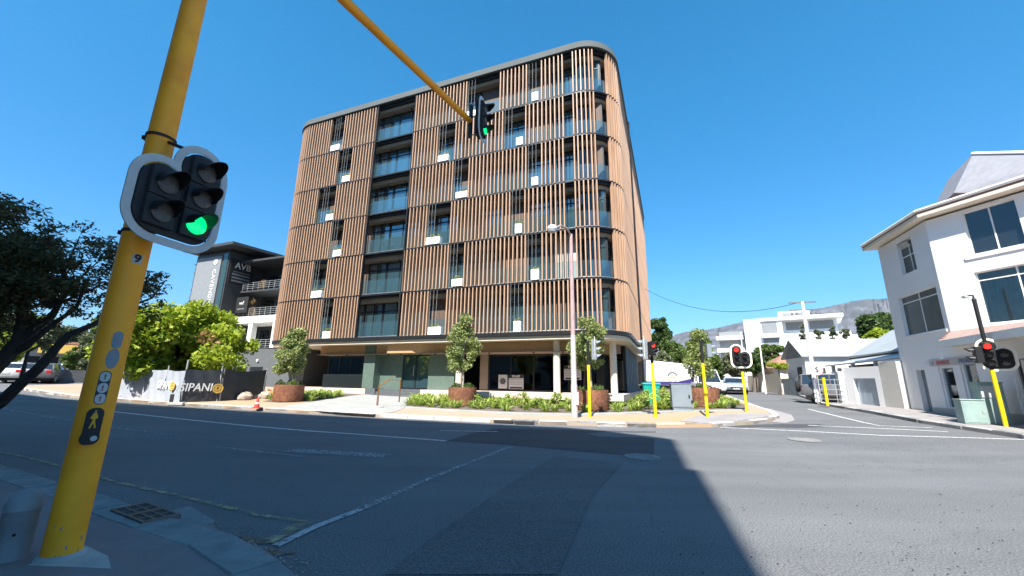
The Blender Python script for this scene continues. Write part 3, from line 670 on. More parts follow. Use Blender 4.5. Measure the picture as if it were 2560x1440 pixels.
# to-let boards behind the shop glass
def board(x0,x1,z0,z1,label,kind):
    y=YF+2.5; t=thing('to_let_board',label,'sign',FA@Vector(((x0+x1)/2,y,z0)),R(-21.5))
    W_().box(x0,x1,y-.01,y+.012,z0,z1).build('panel',K['paper'] if kind!='dark' else K['paper'],t)
    Mf=lambda x,z,d=.0: FA@face((x,y-.012-d,z),(1,0,0),(0,0,1))
    if kind=='plan':
        W_().lathe([(.20,0),(.20,.012),(.19,.012),(.19,0)],28,Matrix.Translation(((x0+x1)/2,y-.011,(z0+z1)/2+.03))@Matrix.Rotation(PI/2,4,'X')).build('ring',K['inkgrey'],t)
        W_().lathe([(.055,0),(.055,.014),(.001,.014)],16,Matrix.Translation(((x0+x1)/2,y-.011,(z0+z1)/2-.0))@Matrix.Rotation(PI/2,4,'X')).build('dot',K['inkgrey'],t)
    else:
        W_().box(x0,x1,y-.018,y-.0105,z1-.22,z1).build('header',K['inkblack'],t)
        text('TO LET',.17,Mf((x0+x1)/2,z1-.115,.012),K['white'],'lettering',t,bold=.004)
        for k,zz in enumerate((.30,.47,.60)):
            W_().box(x0+.03,x1-.03,y-.016,y-.0105,z1-zz-.01,z1-zz+.008).build('text_line',K['inkgrey'],t)
        W_().box(x0+.08,x1-.08,y-.016,y-.0105,z0+.03,z0+.13).build('footer',K['inkblack'],t)
board(-10.5,-9.88,DZ+.16,DZ+1.02,'white board with printed circle in the dark shop window, left of the TO LET board','plan')
board(-9.78,-8.78,DZ+.14,DZ+1.04,'wide TO LET board in the dark shop window beside the circle board','wide')
board(-6.15,-5.1,DZ+.75,DZ+1.62,'TO LET board in the corner shop window behind the street lamp','wide')
# handrail at the entrance steps and its leaning near post
t=thing('handrail','bronze tubular handrail rising to the entrance steps','handrail',(*G(942,1025),h(*G(942,1025))))
x,y=G(942,1025); g0=h(x,y)
b1=at(941,970,math.hypot(x,y)); b2=at(944,955,math.hypot(x,y)); 
dv=(FA.to_3x3()@Vector((.0,1,0)))
p0=Vector((x,y,g0)); p1=Vector((x,y,g0+1.1)); p2=p1+(FA.to_3x3()@Vector((.28,.35,.30))); p3=p2+(FA.to_3x3()@Vector((.35,.45,0))); p4=p3-Vector((0,0,1.05))
MB(Matrix()).tube([p0,p1,p2,p3,p4],.032,10).build('rail',K['bronze'],t,smooth=True)
MB(Matrix()).tube([p0+Vector((0,0,.13)),p0+Vector((0,0,.62))],.046,10).build('sleeve',K['corten'],t)
MB(Matrix()).lathe([(.34,0),(.30,.16),(.12,.2)],14,Matrix.Translation((p0.x,p0.y,g0))).build('base_block',K['concrete'],t,smooth=True)
# ================================================= TRAFFIC SIGNALS
def arcp(c,r_,a0,a1,n=10): return [(c[0]+r_*math.cos(R(a0+(a1-a0)*i/n)),c[1]+r_*math.sin(R(a0+(a1-a0)*i/n))) for i in range(n+1)]
def outline5(r_,xr=.165,dy=.285,mir=1):
    d=math.hypot(2*xr,dy); hh=math.sqrt(max(0,r_*r_-d*d/4)); ux,uy=-2*xr/d,-dy/d; px_,py_=(uy,-ux)
    if py_<0: px_,py_=-px_,-py_
    I=(0+hh*px_,dy/2+hh*py_)
    t1=math.degrees(math.atan2(I[1]-dy,I[0]-xr)); t1=t1 if t1>0 else t1+360
    t2=math.degrees(math.atan2(I[1],I[0]+xr))
    p=arcp((xr,dy),r_,0,t1,14)+arcp((-xr,0),r_,t2,180,10)[1:]+arcp((-xr,-dy),r_,180,270,8)+arcp((xr,-dy),r_,270,360,8)
    return [(x*mir,y) for x,y in p][::mir]
def outline3(r_,dy=.285): return arcp((0,dy),r_,0,180,14)+arcp((0,-dy),r_,180,360,14)
def visor(M,x,y,r_=.105,ln=.24):
    m=MB(M); n=16; ins=[];outs=[]
    vs=[]
    for k in range(n+1):
        a=R(-12+204*k/n); l=ln*(.45+.55*max(0,math.sin(a)))
        for rr_,z in ((r_,.1),(r_*.93,.1+l),(r_*.86,.1+l),(r_*.93,.1)):
            vs.append((x+rr_*math.cos(a),y+rr_*math.sin(a)*(1 if z<.2 else .95),z))
    fs=[(k*4+j,k*4+(j+1)%4,(k+1)*4+(j+1)%4,(k+1)*4+j) for k in range(n) for j in range(4)]
    fs+=[(0,1,2,3),(n*4+3,n*4+2,n*4+1,n*4)]
    return m.add(vs,fs)
def signal_head(parent,M,kind,on,mir=1,border='border_w',back='blackmat',visc='black',face_only=False):
    """M: x right, y up, z out of the lenses"""
    hd=MB(M)
    if kind==5:
        lamps=[(.165*mir,.285),(.165*mir,0),(.165*mir,-.285),(-.165*mir,0),(-.165*mir,-.285)]; O=lambda r_:outline5(r_,mir=mir)
    elif kind==3: lamps=[(0,.285),(0,0),(0,-.285)]; O=outline3
    elif kind==30: lamps=[(0,.285),(0,0),(0,-.285)]; O=None
    else: lamps=[(0,.14),(0,-.14)]; O=None
    if O: hd.prism(O(.20),-.012,.012)
    for x,y in lamps: hd.box(x-.135,x+.135,y-.14,y+.14,-.13 if not O else -.14,.06)
    h_=hd.build('signal_head',K[back],parent,bevel=.01)
    if O:
        oo,ii=O(.285),O(.212); n=len(oo); m=MB(M)
        m.add([(p[0],p[1],.004) for p in oo]+[(p[0],p[1],.004) for p in ii]+[(p[0],p[1],-.01) for p in oo]+[(p[0],p[1],-.01) for p in ii],
              [f for i in range(n) for f in ((i,(i+1)%n,n+(i+1)%n,n+i),(2*n+i,3*n+i,3*n+(i+1)%n,2*n+(i+1)%n),(i,2*n+i,2*n+(i+1)%n,(i+1)%n),(n+i,n+(i+1)%n,3*n+(i+1)%n,3*n+i))])
        m.build('white_border',K[border],h_)
    for k,(x,y) in enumerate(lamps):
        c=on.get(k); MM=M@Matrix.Translation((x,y,.06))
        m=MB(MM).lathe([(.098,0),(.098,.02),(.07,.036),(.03,.043),(.001,.045)],20)
        m.build('lens',K[c] if c else K['lens'],h_,smooth=True)
        v=visor(M@Matrix.Translation((0,0,-.05)),x,y); v.build('visor',K[visc],h_,smooth=True)
    return h_
def facing(p,az,tilt=0):       # head at p facing azimuth az
    out=Vector((math.sin(R(az)),math.cos(R(az)),0)); up=Vector((0,0,1)); right=up.cross(out)
    return face(p,right,up)
# --- near mast-arm signal
PX,PY=-3.7,3.75
T1=thing('traffic_signal','yellow overhanging foreground traffic signal with lit green lamps and a number 9 plate','traffic light',(PX,PY,0.1))
MB(Matrix()).tube([(PX,PY,.1),(PX,PY,3),(PX,PY,7.4)],[.125,.12,.1],28,).build('pole',K['yellow_near'],T1,smooth=True)
E_=Vector((-1.05,8.33,7.55)); a0=Vector((PX,PY,7.3))
dirA=(Vector((E_.x,E_.y,0))-Vector((PX,PY,0))).normalized()
MB(Matrix()).tube([(PX,PY,7.35),Vector((PX,PY,7.5))+dirA*.12,Vector((PX,PY,7.58))+dirA*.4,(E_.x,E_.y,E_.z)],[.1,.095,.09,.066],18).build('arm',K['yellow_near'],T1,smooth=True)
MB(Matrix()).lathe([(.045,-.42),(.05,-.42),(.05,.42),(.03,.46),(.001,.47)],14,Matrix.Translation(E_+dirA*.03)).build('hanger_post',K['black'],T1,smooth=True)
NAZ=104.0
nv=Vector((math.sin(R(NAZ)),math.cos(R(NAZ)),0))
rt=Vector((0,0,1)).cross(nv)
hc=Vector((-3.30,3.665,3.34))
H1=signal_head(T1,facing(hc,NAZ),5,{2:'green_on'},border='gwhite')
H2=signal_head(T1,facing(E_+nv*.30+dirA*.02,NAZ),3,{2:'green_on'},border='gwhite')
for zz in (-.40,.43):
    MB(Matrix()).tube([E_+Vector((0,0,zz*.95)),E_+nv*.3+Vector((0,0,zz*.95))],.014,6).build('bracket',K['steel'],T1)
for zz,nm in ((3.98,'upper'),(2.93,'lower')):
    m=MB(Matrix.Translation((PX,PY,zz))); m.lathe([(.121,-.014),(.128,-.014),(.128,.014),(.121,.014)],24)
    m.build('clamp_band',K['blackmat'],T1)
    MB(Matrix()).tube([(PX,PY,zz),(hc.x-nv.x*.05,hc.y-nv.y*.05,zz-.0 if nm=='lower' else zz-.16)],.018,8).build('bracket',K['black'],T1)
    MB(Matrix.Translation((PX-.14,PY-.02,zz))).box(-.03,.02,-.02,.02,-.02,.02).build('clamp_bolt',K['black'],T1)
# things fixed on the near pole: curved plates hugging it, turned towards the camera
PA=math.degrees(math.atan2(0-PY,0-PX))     # direction (math angle) from the pole to the camera
def curved(z0,z1,a0,a1,rad,rnd=0,n=12,nz=10,shape=None):
    """patch on a cylinder round the pole; a0..a1 degrees about the camera direction (positive = to the right)"""
    m=MB(Matrix.Translation((PX,PY,0))); V=[];F=[]
    hw=(a1-a0)/2*PI/180*rad; hh_=(z1-z0)/2; ca=(a0+a1)/2
    if shape is None:
        rr_=min(hw,hh_)*rnd
        pts=[]
        for cx,cy,s0 in ((hw-rr_,hh_-rr_,0),(-hw+rr_,hh_-rr_,90),(-hw+rr_,-hh_+rr_,180),(hw-rr_,-hh_+rr_,270)):
            pts+= [(cx+rr_*math.cos(R(s0+9*k)),cy+rr_*math.sin(R(s0+9*k))) for k in range(11)] if rr_>0 else [(cx,cy)]
    else: pts=[(x*hw,y*hh_) for x,y in shape]
    zc=(z0+z1)/2
    def P(x,y,r_):
        a=R(PA)+x/rad+R(ca); return (r_*math.cos(a),r_*math.sin(a),zc+y)
    N=len(pts)
    # rings towards centre so it follows the curve
    for t in (1,.75,.5,.25,.02): 
        for x,y in pts: V.append(P(x*t,y*t,rad))
    for i in range(4):
        for k in range(N): F.append((i*N+k,i*N+(k+1)%N,(i+1)*N+(k+1)%N,(i+1)*N+k))
    F.append(tuple(4*N+k for k in range(N)))
    b_=len(V)
    for x,y in pts: V.append(P(x,y,rad-.006))
    for k in range(N): F.append((k,b_+k,b_+(k+1)%N,(k+1)%N))
    return m.add(V,F)
rp=.1245
pl=curved(2.605,2.70,-1,34,rp).build('number_plate',K['gwhite'],T1)
aN=R(PA+16.5); pn=Vector((PX+.1275*math.cos(aN),PY+.1275*math.sin(aN),2.652))
text('9',.105,face(pn,(-math.sin(aN),math.cos(aN),0),(0,0,1)),K['inkblack'],'number',pl,extrude=.001,bold=.004)
# worn grey sticker of a standing figure: round head above rounded body
curved(1.80,1.955,-2,31,rp,1.0).build('grey_sticker',K['cabgrey'],T1)
curved(1.62,1.80,-8,34,rp,shape=[(math.cos(R(a))*(1 if math.sin(R(a))<0 else 1),math.sin(R(a))) for a in range(0,360,15)]).build('grey_sticker',K['cabgrey'],T1)
pn_=curved(1.31,1.60,-14,22,rp+.001,1.0).build('crossing_sticker',mat('stickernavy',(.02,.025,.05),.5),T1)
for zz,mm in ((1.548,K['leaf_dark']),(1.452,None),(1.36,None)):
    curved(zz-.043,zz+.043,-11,19,rp+.003,1.0).build('sticker_disc',K['gwhite'],pn_)
mg=mat('signgreen',(.03,.12,.05),.6); mr=mat('signred',(.4,.08,.09),.6); my=mat('signyellow',(.75,.36,.01),.5)
FIG=[(-.1,1),(.12,1),(.14,.72),(.30,.62),(.55,.15),(.42,.08),(.2,.35),(.16,-.05),(.5,-.95),(.25,-1),(0,-.35),(-.3,-1),(-.55,-.95),(-.18,-.05),(-.2,.35),(-.5,.05),(-.6,.15),(-.3,.62),(-.12,.72)]
for zz,mm in ((1.548,mg),(1.452,mr),(1.36,mr)):
    curved(zz-.028,zz+.028,-3,11,rp+.005,shape=[(x,y) for x,y in FIG]).build('walking_figure',mm,pn_)
gch=random.Random(4)
for k in range(9):
    a_=gch.uniform(-75,60); z_=.115+gch.random()**2*.22; s_=gch.uniform(3,9)
    curved(z_,z_+gch.uniform(.015,.06),a_,a_+s_,rp+.0006,shape=[(math.cos(R(q))*gch.uniform(.5,1.1),math.sin(R(q))*gch.uniform(.5,1.1)) for q in range(0,360,30)]).build('paint_chip',K['chip'],T1)
MB(Matrix()).lathe([(.124,0),(.16,.0),(.15,.018),(.126,.03)],24,Matrix.Translation((PX,PY,.102))).build('base_collar',K['concrete'],T1)
# push button housing
pb=curved(.985,1.285,-20,22,rp+.03,.9).build('push_button_box',K['blackmat'],T1)
m=curved(.985,1.09,-20,20,rp+.055,.9); m.build('button_cowl',K['black'],pb)
curved(1.115,1.265,-14,16,rp+.034,shape=FIG).build('walking_figure',my,pb)
aB=R(PA+8); MB(Matrix.Translation((PX+.18*math.cos(aB),PY+.18*math.sin(aB),1.035))@face((0,0,0),(-math.sin(aB),math.cos(aB),0),(0,0,1))).lathe([(.02,0),(.022,.012),(.001,.014)],14).build('button',K['galv'],pb)
# --- signals at the far corner
def pole_signal(px,py,label,yz,topz,heads,cat='traffic light',group='traffic signals round the junction',extra=None,btn=False,lean=0):
    x,y=G(px,py); g=h(x,y)+.115
    t=thing('traffic_signal',label,cat,(x,y,g),0,group)
    MB(Matrix()).tube([(x,y,g),(x,y,yz)],.062,16).build('pole',K['yellow'],t,smooth=True)
    MB(Matrix()).lathe([(.058,0),(.058,topz-yz-.06),(.064,topz-yz-.06),(.064,topz-yz-.02),(.04,topz-yz+.03),(.001,topz-yz+.05)],14,Matrix.Translation((x,y,yz))).build('black_upper_pole',K['black'],t,smooth=True)
    for (dx,dy,z,az,kind,on,mir,bk) in heads:
        c=Vector((x+dx,y+dy,z)); signal_head(t,facing(c,az),kind,on,mir,back=bk,visc='cabgrey' if bk=='cabgrey' else 'black')
        for s_ in (-.2,.2): MB(Matrix()).tube([(x,y,z+s_),(c.x,c.y,z+s_)],.013,6).build('bracket',K['black'],t)
    if btn: MB(Matrix()).cbox((x-.03,y-.09,g+1.05),(.12,.1,.22)).build('push_button_box',K['yellow'],t,bevel=.02)
    return t,x,y,g
pole_signal(1475,1050,'yellow signal pole with black top beside the grey street lamp, its lamps turned right',2.31,3.32,[(.30,.05,2.95,100,3,{},1,'cabgrey')])
pole_signal(1640,1052,'yellow signal pole in front of the teal bin with its red lamp lit',2.44,3.3,[(-.03,-.2,3.0,150,2,{0:'red_on'},1,'black'),(-.30,.06,2.98,-75,3,{},1,'cabgrey')])
pole_signal(1770,1050,'yellow signal pole with push button and black top before the rust planter',2.46,3.45,[(.36,.05,3.0,95,2,{},1,'cabgrey')],btn=True)
t,x,y,g=pole_signal(1868,1036,'yellow signal pole with white-edged five-lamp head and red on, before the side street',2.2,2.6,[(-.05,-.12,2.93,-152,5,{0:'red_on'},-1,'black')])
t,x,y,g=pole_signal(2518,1075,'yellow signal pole with white-edged five-lamp head by the white shop building',2.2,4.7,[(.12,-.15,2.72,-134,5,{0:'red_on'},-1,'black'),(-.26,.12,2.72,-60,2,{},1,'black')])
MB(Matrix()).tube([(x,y,4.7),(x,y,4.83),(x-.12,y+.1,4.85)],.03,8).build('camera_bracket',K['black'],t)
MB(Matrix()).cbox((x-.16,y+.12,4.8),(.14,.14,.1)).build('camera',K['galv'],t,bevel=.02)
# --- street lamp at the corner
x,y=G(1437,1052); g=h(x,y)+.115
t=thing('street_lamp','tall grey and pink steel street lamp with an outreach arm, on the corner pavement','street lamp',(x,y,g))
MB(Matrix()).lathe([(.13,0),(.13,1.25),(.125,1.27),(.115,1.3),(.105,3.3)],16,Matrix.Translation((x,y,g))).build('lower_column',K['lampgrey'],t,smooth=True)
MB(Matrix()).lathe([(.095,3.3),(.085,5.9),(.075,7.8)],16,Matrix.Translation((x,y,g))).build('upper_column',K['lamppink'],t,smooth=True)
MB(Matrix()).cbox((x+.1,y-.05,g+.75),(.12,.22,.5)).build('junction_box',K['lampgrey'],t,bevel=.01)
L0=Vector((x,y,g+7.75)); L1=Vector((x-.9,y-.9,g+9.3))
L1=at(1384,572,15.6); 
MB(Matrix()).tube([L0,L0.lerp(L1,.25)+Vector((0,0,.25)),L0.lerp(L1,.6)+Vector((0,0,.28)),L1],.04,8).build('arm',K['lamppink'],t,smooth=True)
d=(L1-L0).normalized(); m=MB(Matrix.Translation(L1+d*.12)); m.sphere((0,0,0),.2,16,8,(1,1,.75)); m.build('lantern',K['white'],t,smooth=True)
m=MB(Matrix.Translation(L1+d*.12)); m.lathe([(.19,-.03),(.16,-.16),(.001,-.2)],16); m.build('lamp_bowl',K['galv'],t,smooth=True)
# --- bollard, cabinet, bin
x,y=G(14,1432); 
t=MB(Matrix.Translation((x,y,.1))).lathe([(.108,0),(.108,.36),(.115,.37),(.11,.42),(.09,.475),(.045,.515),(.001,.525)],24).build('bollard',mat('bollardgrey',(.3,.32,.34),.8,c2=(.12,.13,.14),scale=2.5,amt=.7,bump=.3),None,smooth=True)
setp(t,'domed grey concrete bollard at the foot of the yellow foreground pole','bollard')
bo=MB(Matrix()).sphere((x+.074,y-.08,.30),.012,8,5); bo.build('bolt',K['black'],t)
x,y=G(1706,1034); g=h(x,y)+.12
t=thing('electrical_cabinet','grey steel utility cabinet standing in the planting behind the corner signals','cabinet',(x,y,g),R(-12))
MB().box(-.42,.42,-.22,.22,0,.16).build('plinth',K['cabgrey'],t)
MB().box(-.45,.45,-.25,.25,.16,1.22).build('body',K['cabgrey'],t,bevel=.012)
MB().box(-.47,.47,-.27,.27,1.22,1.26).build('roof',K['cabgrey'],t,bevel=.01)
d=MB().box(-.41,.41,-.262,-.25,.2,1.18).build('door',K['cabgrey'],t,bevel=.004)
MB().box(.28,.34,-.285,-.262,.6,.75).build('handle',K['black'],d)
MB().box(.38,.47,-.30,-.25,.38,.5).build('latch',K['black'],t)
x,y=G(1630,1018); g=h(x,y)+.12
t=thing('litter_bin','teal green litter bin with a bright blue lid rim on the corner bed','bin',(x,y,g),R(-10))
MB().loft([[(-.38,-.28,0),(.38,-.28,0),(.38,.28,0),(-.38,.28,0)],[(-.44,-.32,1.1),(.44,-.32,1.1),(.44,.32,1.1),(-.44,.32,1.1)]]).build('body',K['teal'],t,bevel=.02)
MB().box(-.48,.48,-.36,.36,1.1,1.2).build('rim',K['tealtop'],t,bevel=.02)
MB(wm(t)@face((0,-.305,.5),(1,0,0),(0,-.055,1))).lathe([(.17,0),(.17,.012),(.115,.012),(.115,0)],20).build('emblem',K['lime'],t)
MB(wm(t)@face((0,-.305,.5),(1,0,0),(0,-.055,1))).box(.08,.36,-.03,.03,.002,.014).build('emblem_arrow',K['lime'],t)
# --- right-hand cabinets by the shop
def cab(px,py,w_,d_,hh_,label,m1='cabgreen',name='utility_cabinet',rz=-10):
    x,y=G(px,py); g=h(x,y)+.11; t=thing(name,label,'cabinet',(x,y,g),R(rz))
    MB().box(-w_/2,w_/2,-d_/2,d_/2,0,hh_).build('body',K[m1],t,bevel=.012)
    MB().box(-w_/2-.02,w_/2+.02,-d_/2-.02,d_/2+.02,hh_,hh_+.04).build('roof',K[m1],t,bevel=.01)
    dd=MB().box(-w_/2+.04,w_/2-.04,-d_/2-.012,-d_/2,.05,hh_-.05).build('door',K[m1],t,bevel=.004)
    MB().box(w_/2-.12,w_/2-.08,-d_/2-.03,-d_/2-.012,hh_*.45,hh_*.6).build('handle',K['galv'],dd)
    return t
cab(2436,1067,.62,.5,.8,'low grey-green street cabinet nearest the shop windows',rz=-25)
t=cab(2490,1068,.62,.55,1.4,'tall grey-green street cabinet behind the right-hand yellow signal pole',rz=-25)
MB().box(-.3,.05,-.31,-.288,.9,1.3).build('notice',K['gwhite'],t)
# ---- potted street trees and planters
def planter(px,d,rad,top,label,base=None):
    a=at(px,960,d); g=h(a.x,a.y)+.12
    t=thing('planter',label,'planter',(a.x,a.y,g),0,'round rust coloured planters along the building')
    hh_=top-g
    MB().lathe([(rad*.97,0),(rad,.05),(rad,hh_),(rad-.03,hh_),(rad-.03,hh_-.12)],36).build('body',K['corten'],t,smooth=True)
    MB().lathe([(rad-.03,hh_-.12),(.001,hh_-.1)],24).build('soil',K['soil'],t)
    return t,a,top,rad
PL_=[planter(725,24.6,.72,1.27,'rust coloured round planter at the left end, beside the rubble'),
 planter(1157,22.0,.74,1.27,'rust coloured round planter between the entrance path and the TO LET window'),
 planter(1479,20.6,.80,1.25,'rust coloured round planter behind the street lamp and yellow signal pole'),
 planter(1754,24.8,.84,1.42,'rust coloured round planter behind the grey cabinet, nearest the side street')]
# ================================================= VEGETATION
def leaves(name,parent,m,clumps,n,size,asp=.55,seed=0,label=None,flat=0.0,kind=None,cull=None):
    """n small leaf faces gathered in clumps [(centre, (rx,ry,rz), weight)] in world coordinates"""
    g=np.random.default_rng(seed); C_=np.array([c[0] for c in clumps],float); Rr=np.array([c[1] for c in clumps],float); W=np.array([c[2] for c in clumps],float); W/=W.sum()
    idx=g.choice(len(clumps),n,p=W); dirs=g.normal(size=(n,3)); dirs/=np.linalg.norm(dirs,axis=1)[:,None]
    rad=g.uniform(.0,1,n)**.45
    P=C_[idx]+dirs*rad[:,None]*Rr[idx]
    a=g.normal(size=(n,3)); a[:,2]*=(1-flat); a/=np.linalg.norm(a,axis=1)[:,None]; b=g.normal(size=(n,3)); b[:,2]*=(1-flat)
    b-=a*(a*b).sum(1)[:,None]; b/=np.linalg.norm(b,axis=1)[:,None]
    s=size*g.uniform(.6,1.35,n)[:,None]
    A=a*s; B=b*s*asp
    V=np.stack([P-A,P-B*.9+A*.1,P+A,P+B*.9+A*.1],1).reshape(-1,3)
    Pm=np.array((wm(parent) if parent else Matrix()).inverted()); V=V@Pm[:3,:3].T+Pm[:3,3]
    me=bpy.data.meshes.new(name); me.vertices.add(4*n); me.vertices.foreach_set('co',V.astype(np.float32).ravel())
    me.loops.add(4*n); me.loops.foreach_set('vertex_index',np.arange(4*n,dtype=np.int32))
    me.polygons.add(n); me.polygons.foreach_set('loop_start',np.arange(0,4*n,4,dtype=np.int32)); me.polygons.foreach_set('loop_total',np.full(n,4,dtype=np.int32))
    me.update(); me.materials.append(m)
    o=bpy.data.objects.new(name,me); col.objects.link(o)
    if parent: o.parent=parent
    return setp(o,label,kind=kind)
def clumped(c,r_,k,cr,seed,shell=.55,zmin=-1):
    g=random.Random(seed); out=[]
    while len(out)<k:
        v=Vector((g.gauss(0,1),g.gauss(0,1),g.gauss(0,1))).normalized()*(shell+(1-shell)*g.random())
        if v.z<zmin: continue
        s=cr*g.uniform(.6,1.35)
        out.append(((c[0]+v.x*r_[0],c[1]+v.y*r_[1],c[2]+v.z*r_[2]),(s,s,s*.8),s*s))
    return out
def tree(name,label,cat,base,top,crown_c,crown_r,m,n,size,bark,seed,trunk_r=.07,k=40,cr=.35,group=None,limbs=6,shell=.5,asp=.55,zmin=-1,extra=None):
    t=thing(name,label,cat,base,0,group); g=random.Random(seed)
    cl=clumped(crown_c,crown_r,k,cr,seed,shell,zmin)+(extra or [])
    b=Vector(base); c=Vector(crown_c); tr=MB(Matrix())
    top_=c+Vector((0,0,crown_r[2]*.35))
    mid=b.lerp(c,.5)+Vector((g.uniform(-1,1),g.uniform(-1,1),0))*trunk_r*1.5
    tr.tube([b,mid,c-Vector((0,0,crown_r[2]*.5)),top_],[trunk_r*1.15,trunk_r,trunk_r*.8,trunk_r*.25],10)
    for j in range(limbs):
        q=cl[g.randrange(len(cl))][0]; s=(c-Vector((0,0,crown_r[2]*g.uniform(.1,.9)))); s=Vector((b.x+(s.x-b.x),s.y,s.z))
        q=Vector(q); tr.tube([s,s.lerp(q,.5)+Vector((0,0,.1*crown_r[2])),q],[trunk_r*.55,trunk_r*.35,trunk_r*.12],6)
    tr.build('trunk',K[bark],t,smooth=True)
    leaves('crown',t,K[m],cl,n,size,asp,seed)
    return t
# four young trees in the planters
def potted(i,px,d,crown,n,label,seed):
    t,a,top,rad=PL_[i]; (x0,y0),(x1,y1)=crown
    c0=at((x0+x1)/2,(y0+y1)/2,d); zt=at((x0+x1)/2,y0,d).z; zb=at((x0+x1)/2,y1,d).z
    wv=(at(x1,(y0+y1)/2,d)-at(x0,(y0+y1)/2,d)).length/2
    base=(a.x,a.y,top-.1)
    cx,cy=a.x*.5+c0.x*.5,a.y*.5+c0.y*.5
    cl=[]
    g=random.Random(seed); H=zt-zb
    for k in range(52):
        f=g.random(); ww=wv*(.55+.55*math.sin(PI*min(1,.18+f*.62)))*(1-.55*max(0,f-.6)/.4); an=g.uniform(0,2*PI); rr_=ww*math.sqrt(g.random())*.85
        s=.27*g.uniform(.5,1.35)
        cl.append(((cx+rr_*math.cos(an),cy+rr_*math.sin(an),zb+.1+f*(H-.3)),(s,s,s),s*s))
    T=thing('street_tree',label,'tree',base,0,'young trees in the rust planters')
    tr=MB(Matrix()); tr.tube([base,(cx+.03,cy,zb*.5+base[2]*.5),(cx,cy,zb+.2),(cx,cy,zt-.4)],[.055,.05,.045,.012],8)
    for k in range(12):
        q=Vector(cl[k*3][0]); s=Vector((cx,cy,max(zb,q.z-.6))); tr.tube([s,s.lerp(q,.5),q],[.022,.016,.006],5)
    tr.build('trunk',K['bark_pale'],T,smooth=True)
    leaves('crown',T,K['leaf_olive'],cl,int(n*1.35),.066,.6,seed)
    gr=[((a.x+g.uniform(-1,1)*rad*.75,a.y+g.uniform(-1,1)*rad*.75,top+g.uniform(-.02,.16)),(.12,.12,.13),1) for _ in range(26)]
    o=leaves('underplanting',None,K['leaf_mid'],gr,900,.06,.25,seed+5); o.name='shrub'
    setp(o,['low green herbs filling the planter beside the rubble','low green herbs in the planter left of the TO LET window','low green herbs in the planter behind the street lamp','low green herbs in the planter nearest the side street'][i],'plants','low plants in the rust planters')
potted(0,735,24.6,((693,822),(783,935)),5200,'young olive-green tree in the leftmost rust planter, by the grey annex',11)
potted(1,1158,22.0,((1118,782),(1200,925)),5200,'slender young tree in the planter left of the TO LET window',12)
potted(2,1470,20.6,((1420,792),(1518,915)),5600,'bushy young tree in the planter behind the street lamp',13)
potted(3,1745,24.8,((1712,825),(1790,945)),4200,'thin young tree in the planter behind the grey cabinet',14)
# planting beds: strappy clumps, each clump a plant of its own
def strap_plant(x,y,z,s,seed,name='bed_plant',m='leaf_bed'):
    g=random.Random(seed); mb=MB(Matrix())
    for k in range(40):
        an=g.uniform(0,2*PI); L_=s*g.uniform(.5,1.15); el=g.uniform(.45,1.4); w_=.021*g.uniform(.8,1.5)*s/.45
        d=Vector((math.cos(an)*math.cos(el),math.sin(an)*math.cos(el),math.sin(el))); sd=Vector((-math.sin(an),math.cos(an),0))*w_
        p0=Vector((x,y,z-.02))+Vector((math.cos(an),math.sin(an),0))*.03; p1=p0+d*L_*.6; p2=p0+d*L_*.95+Vector((math.cos(an),math.sin(an),-.5))*L_*.22
        mb.add([p0-sd*.5,p0+sd*.5,p1+sd,p1-sd,p2],[(0,1,2,3),(3,2,4)])
    return mb
protos=[]
for k in range(5):
    o=strap_plant(0,0,0,.42,100+k).build('bed_plant',K['leaf_bed'],None,normals=False); protos.append(o)
PLC=[0]
def place_plants(poly,n,seed,avoid,phr,smin=.95,smax=1.5):
    g=random.Random(seed); xs=[p[0] for p in poly]; ys=[p[1] for p in poly]; c=0; done=[]
    def inside(x,y):
        r_=False; j=len(poly)-1
        for i in range(len(poly)):
            if (poly[i][1]>y)!=(poly[j][1]>y) and x<(poly[j][0]-poly[i][0])*(y-poly[i][1])/(poly[j][1]-poly[i][1])+poly[i][0]: r_=not r_
            j=i
        return r_
    tries=0
    while c<n and tries<9000:
        tries+=1; x,y=g.uniform(min(xs),max(xs)),g.uniform(min(ys),max(ys))
        if not inside(x,y) or any((x-a[0])**2+(y-a[1])**2<a[2]**2 for a in avoid) or any((x-a)**2+(y-b)**2<.055 for a,b in done): continue
        done.append((x,y)); s=g.uniform(smin,smax); pr=protos[PLC[0]%5]
        o=pr if PLC[0]<5 else pr.copy()
        if PLC[0]>=5: col.objects.link(o)
        o.location=(x,y,h(x,y)+.125); o.rotation_euler=(0,0,g.uniform(0,6.28)); o.scale=(s,s,s)
        setp(o,phr,'plant','strappy green plants, '+phr.split(' in ')[-1]); PLC[0]+=1; c+=1
av=[(p[1].x,p[1].y,p[3]+.15) for p in PL_]+[(8.18,20.03,.6),(7.88,23.2,.6),(*G(1475,1050),.4)]
place_plants(gp([(1018,1020),(1118,1028),(1122,1002),(1040,1004)]),42,1,av,'leafy bright green plant in the front bed left of the TO LET window planter')
place_plants(gp([(1118,1028),(1290,1036),(1290,1004),(1122,1002)]),58,11,av,'leafy bright green plant in the front bed below the TO LET window')
place_plants(gp([(1290,1036),(1440,1038),(1430,1008),(1290,1004)]),52,12,av,'leafy bright green plant in the front bed just left of the street lamp')
place_plants(gp([(1460,1040),(1540,1040),(1600,1036),(1590,1012),(1500,1008),(1455,1008)]),22,2,av,'leafy green plant in the bed round the planter behind the street lamp')
place_plants(gp([(1640,1033),(1700,1031),(1700,1000),(1630,1004)]),26,3,av,'leafy green plant in the corner bed left of the grey cabinet')
place_plants(gp([(1700,1031),(1855,1028),(1858,1020),(1810,1004),(1700,1000)]),54,13,av,'leafy green plant in the corner bed right of the grey cabinet')
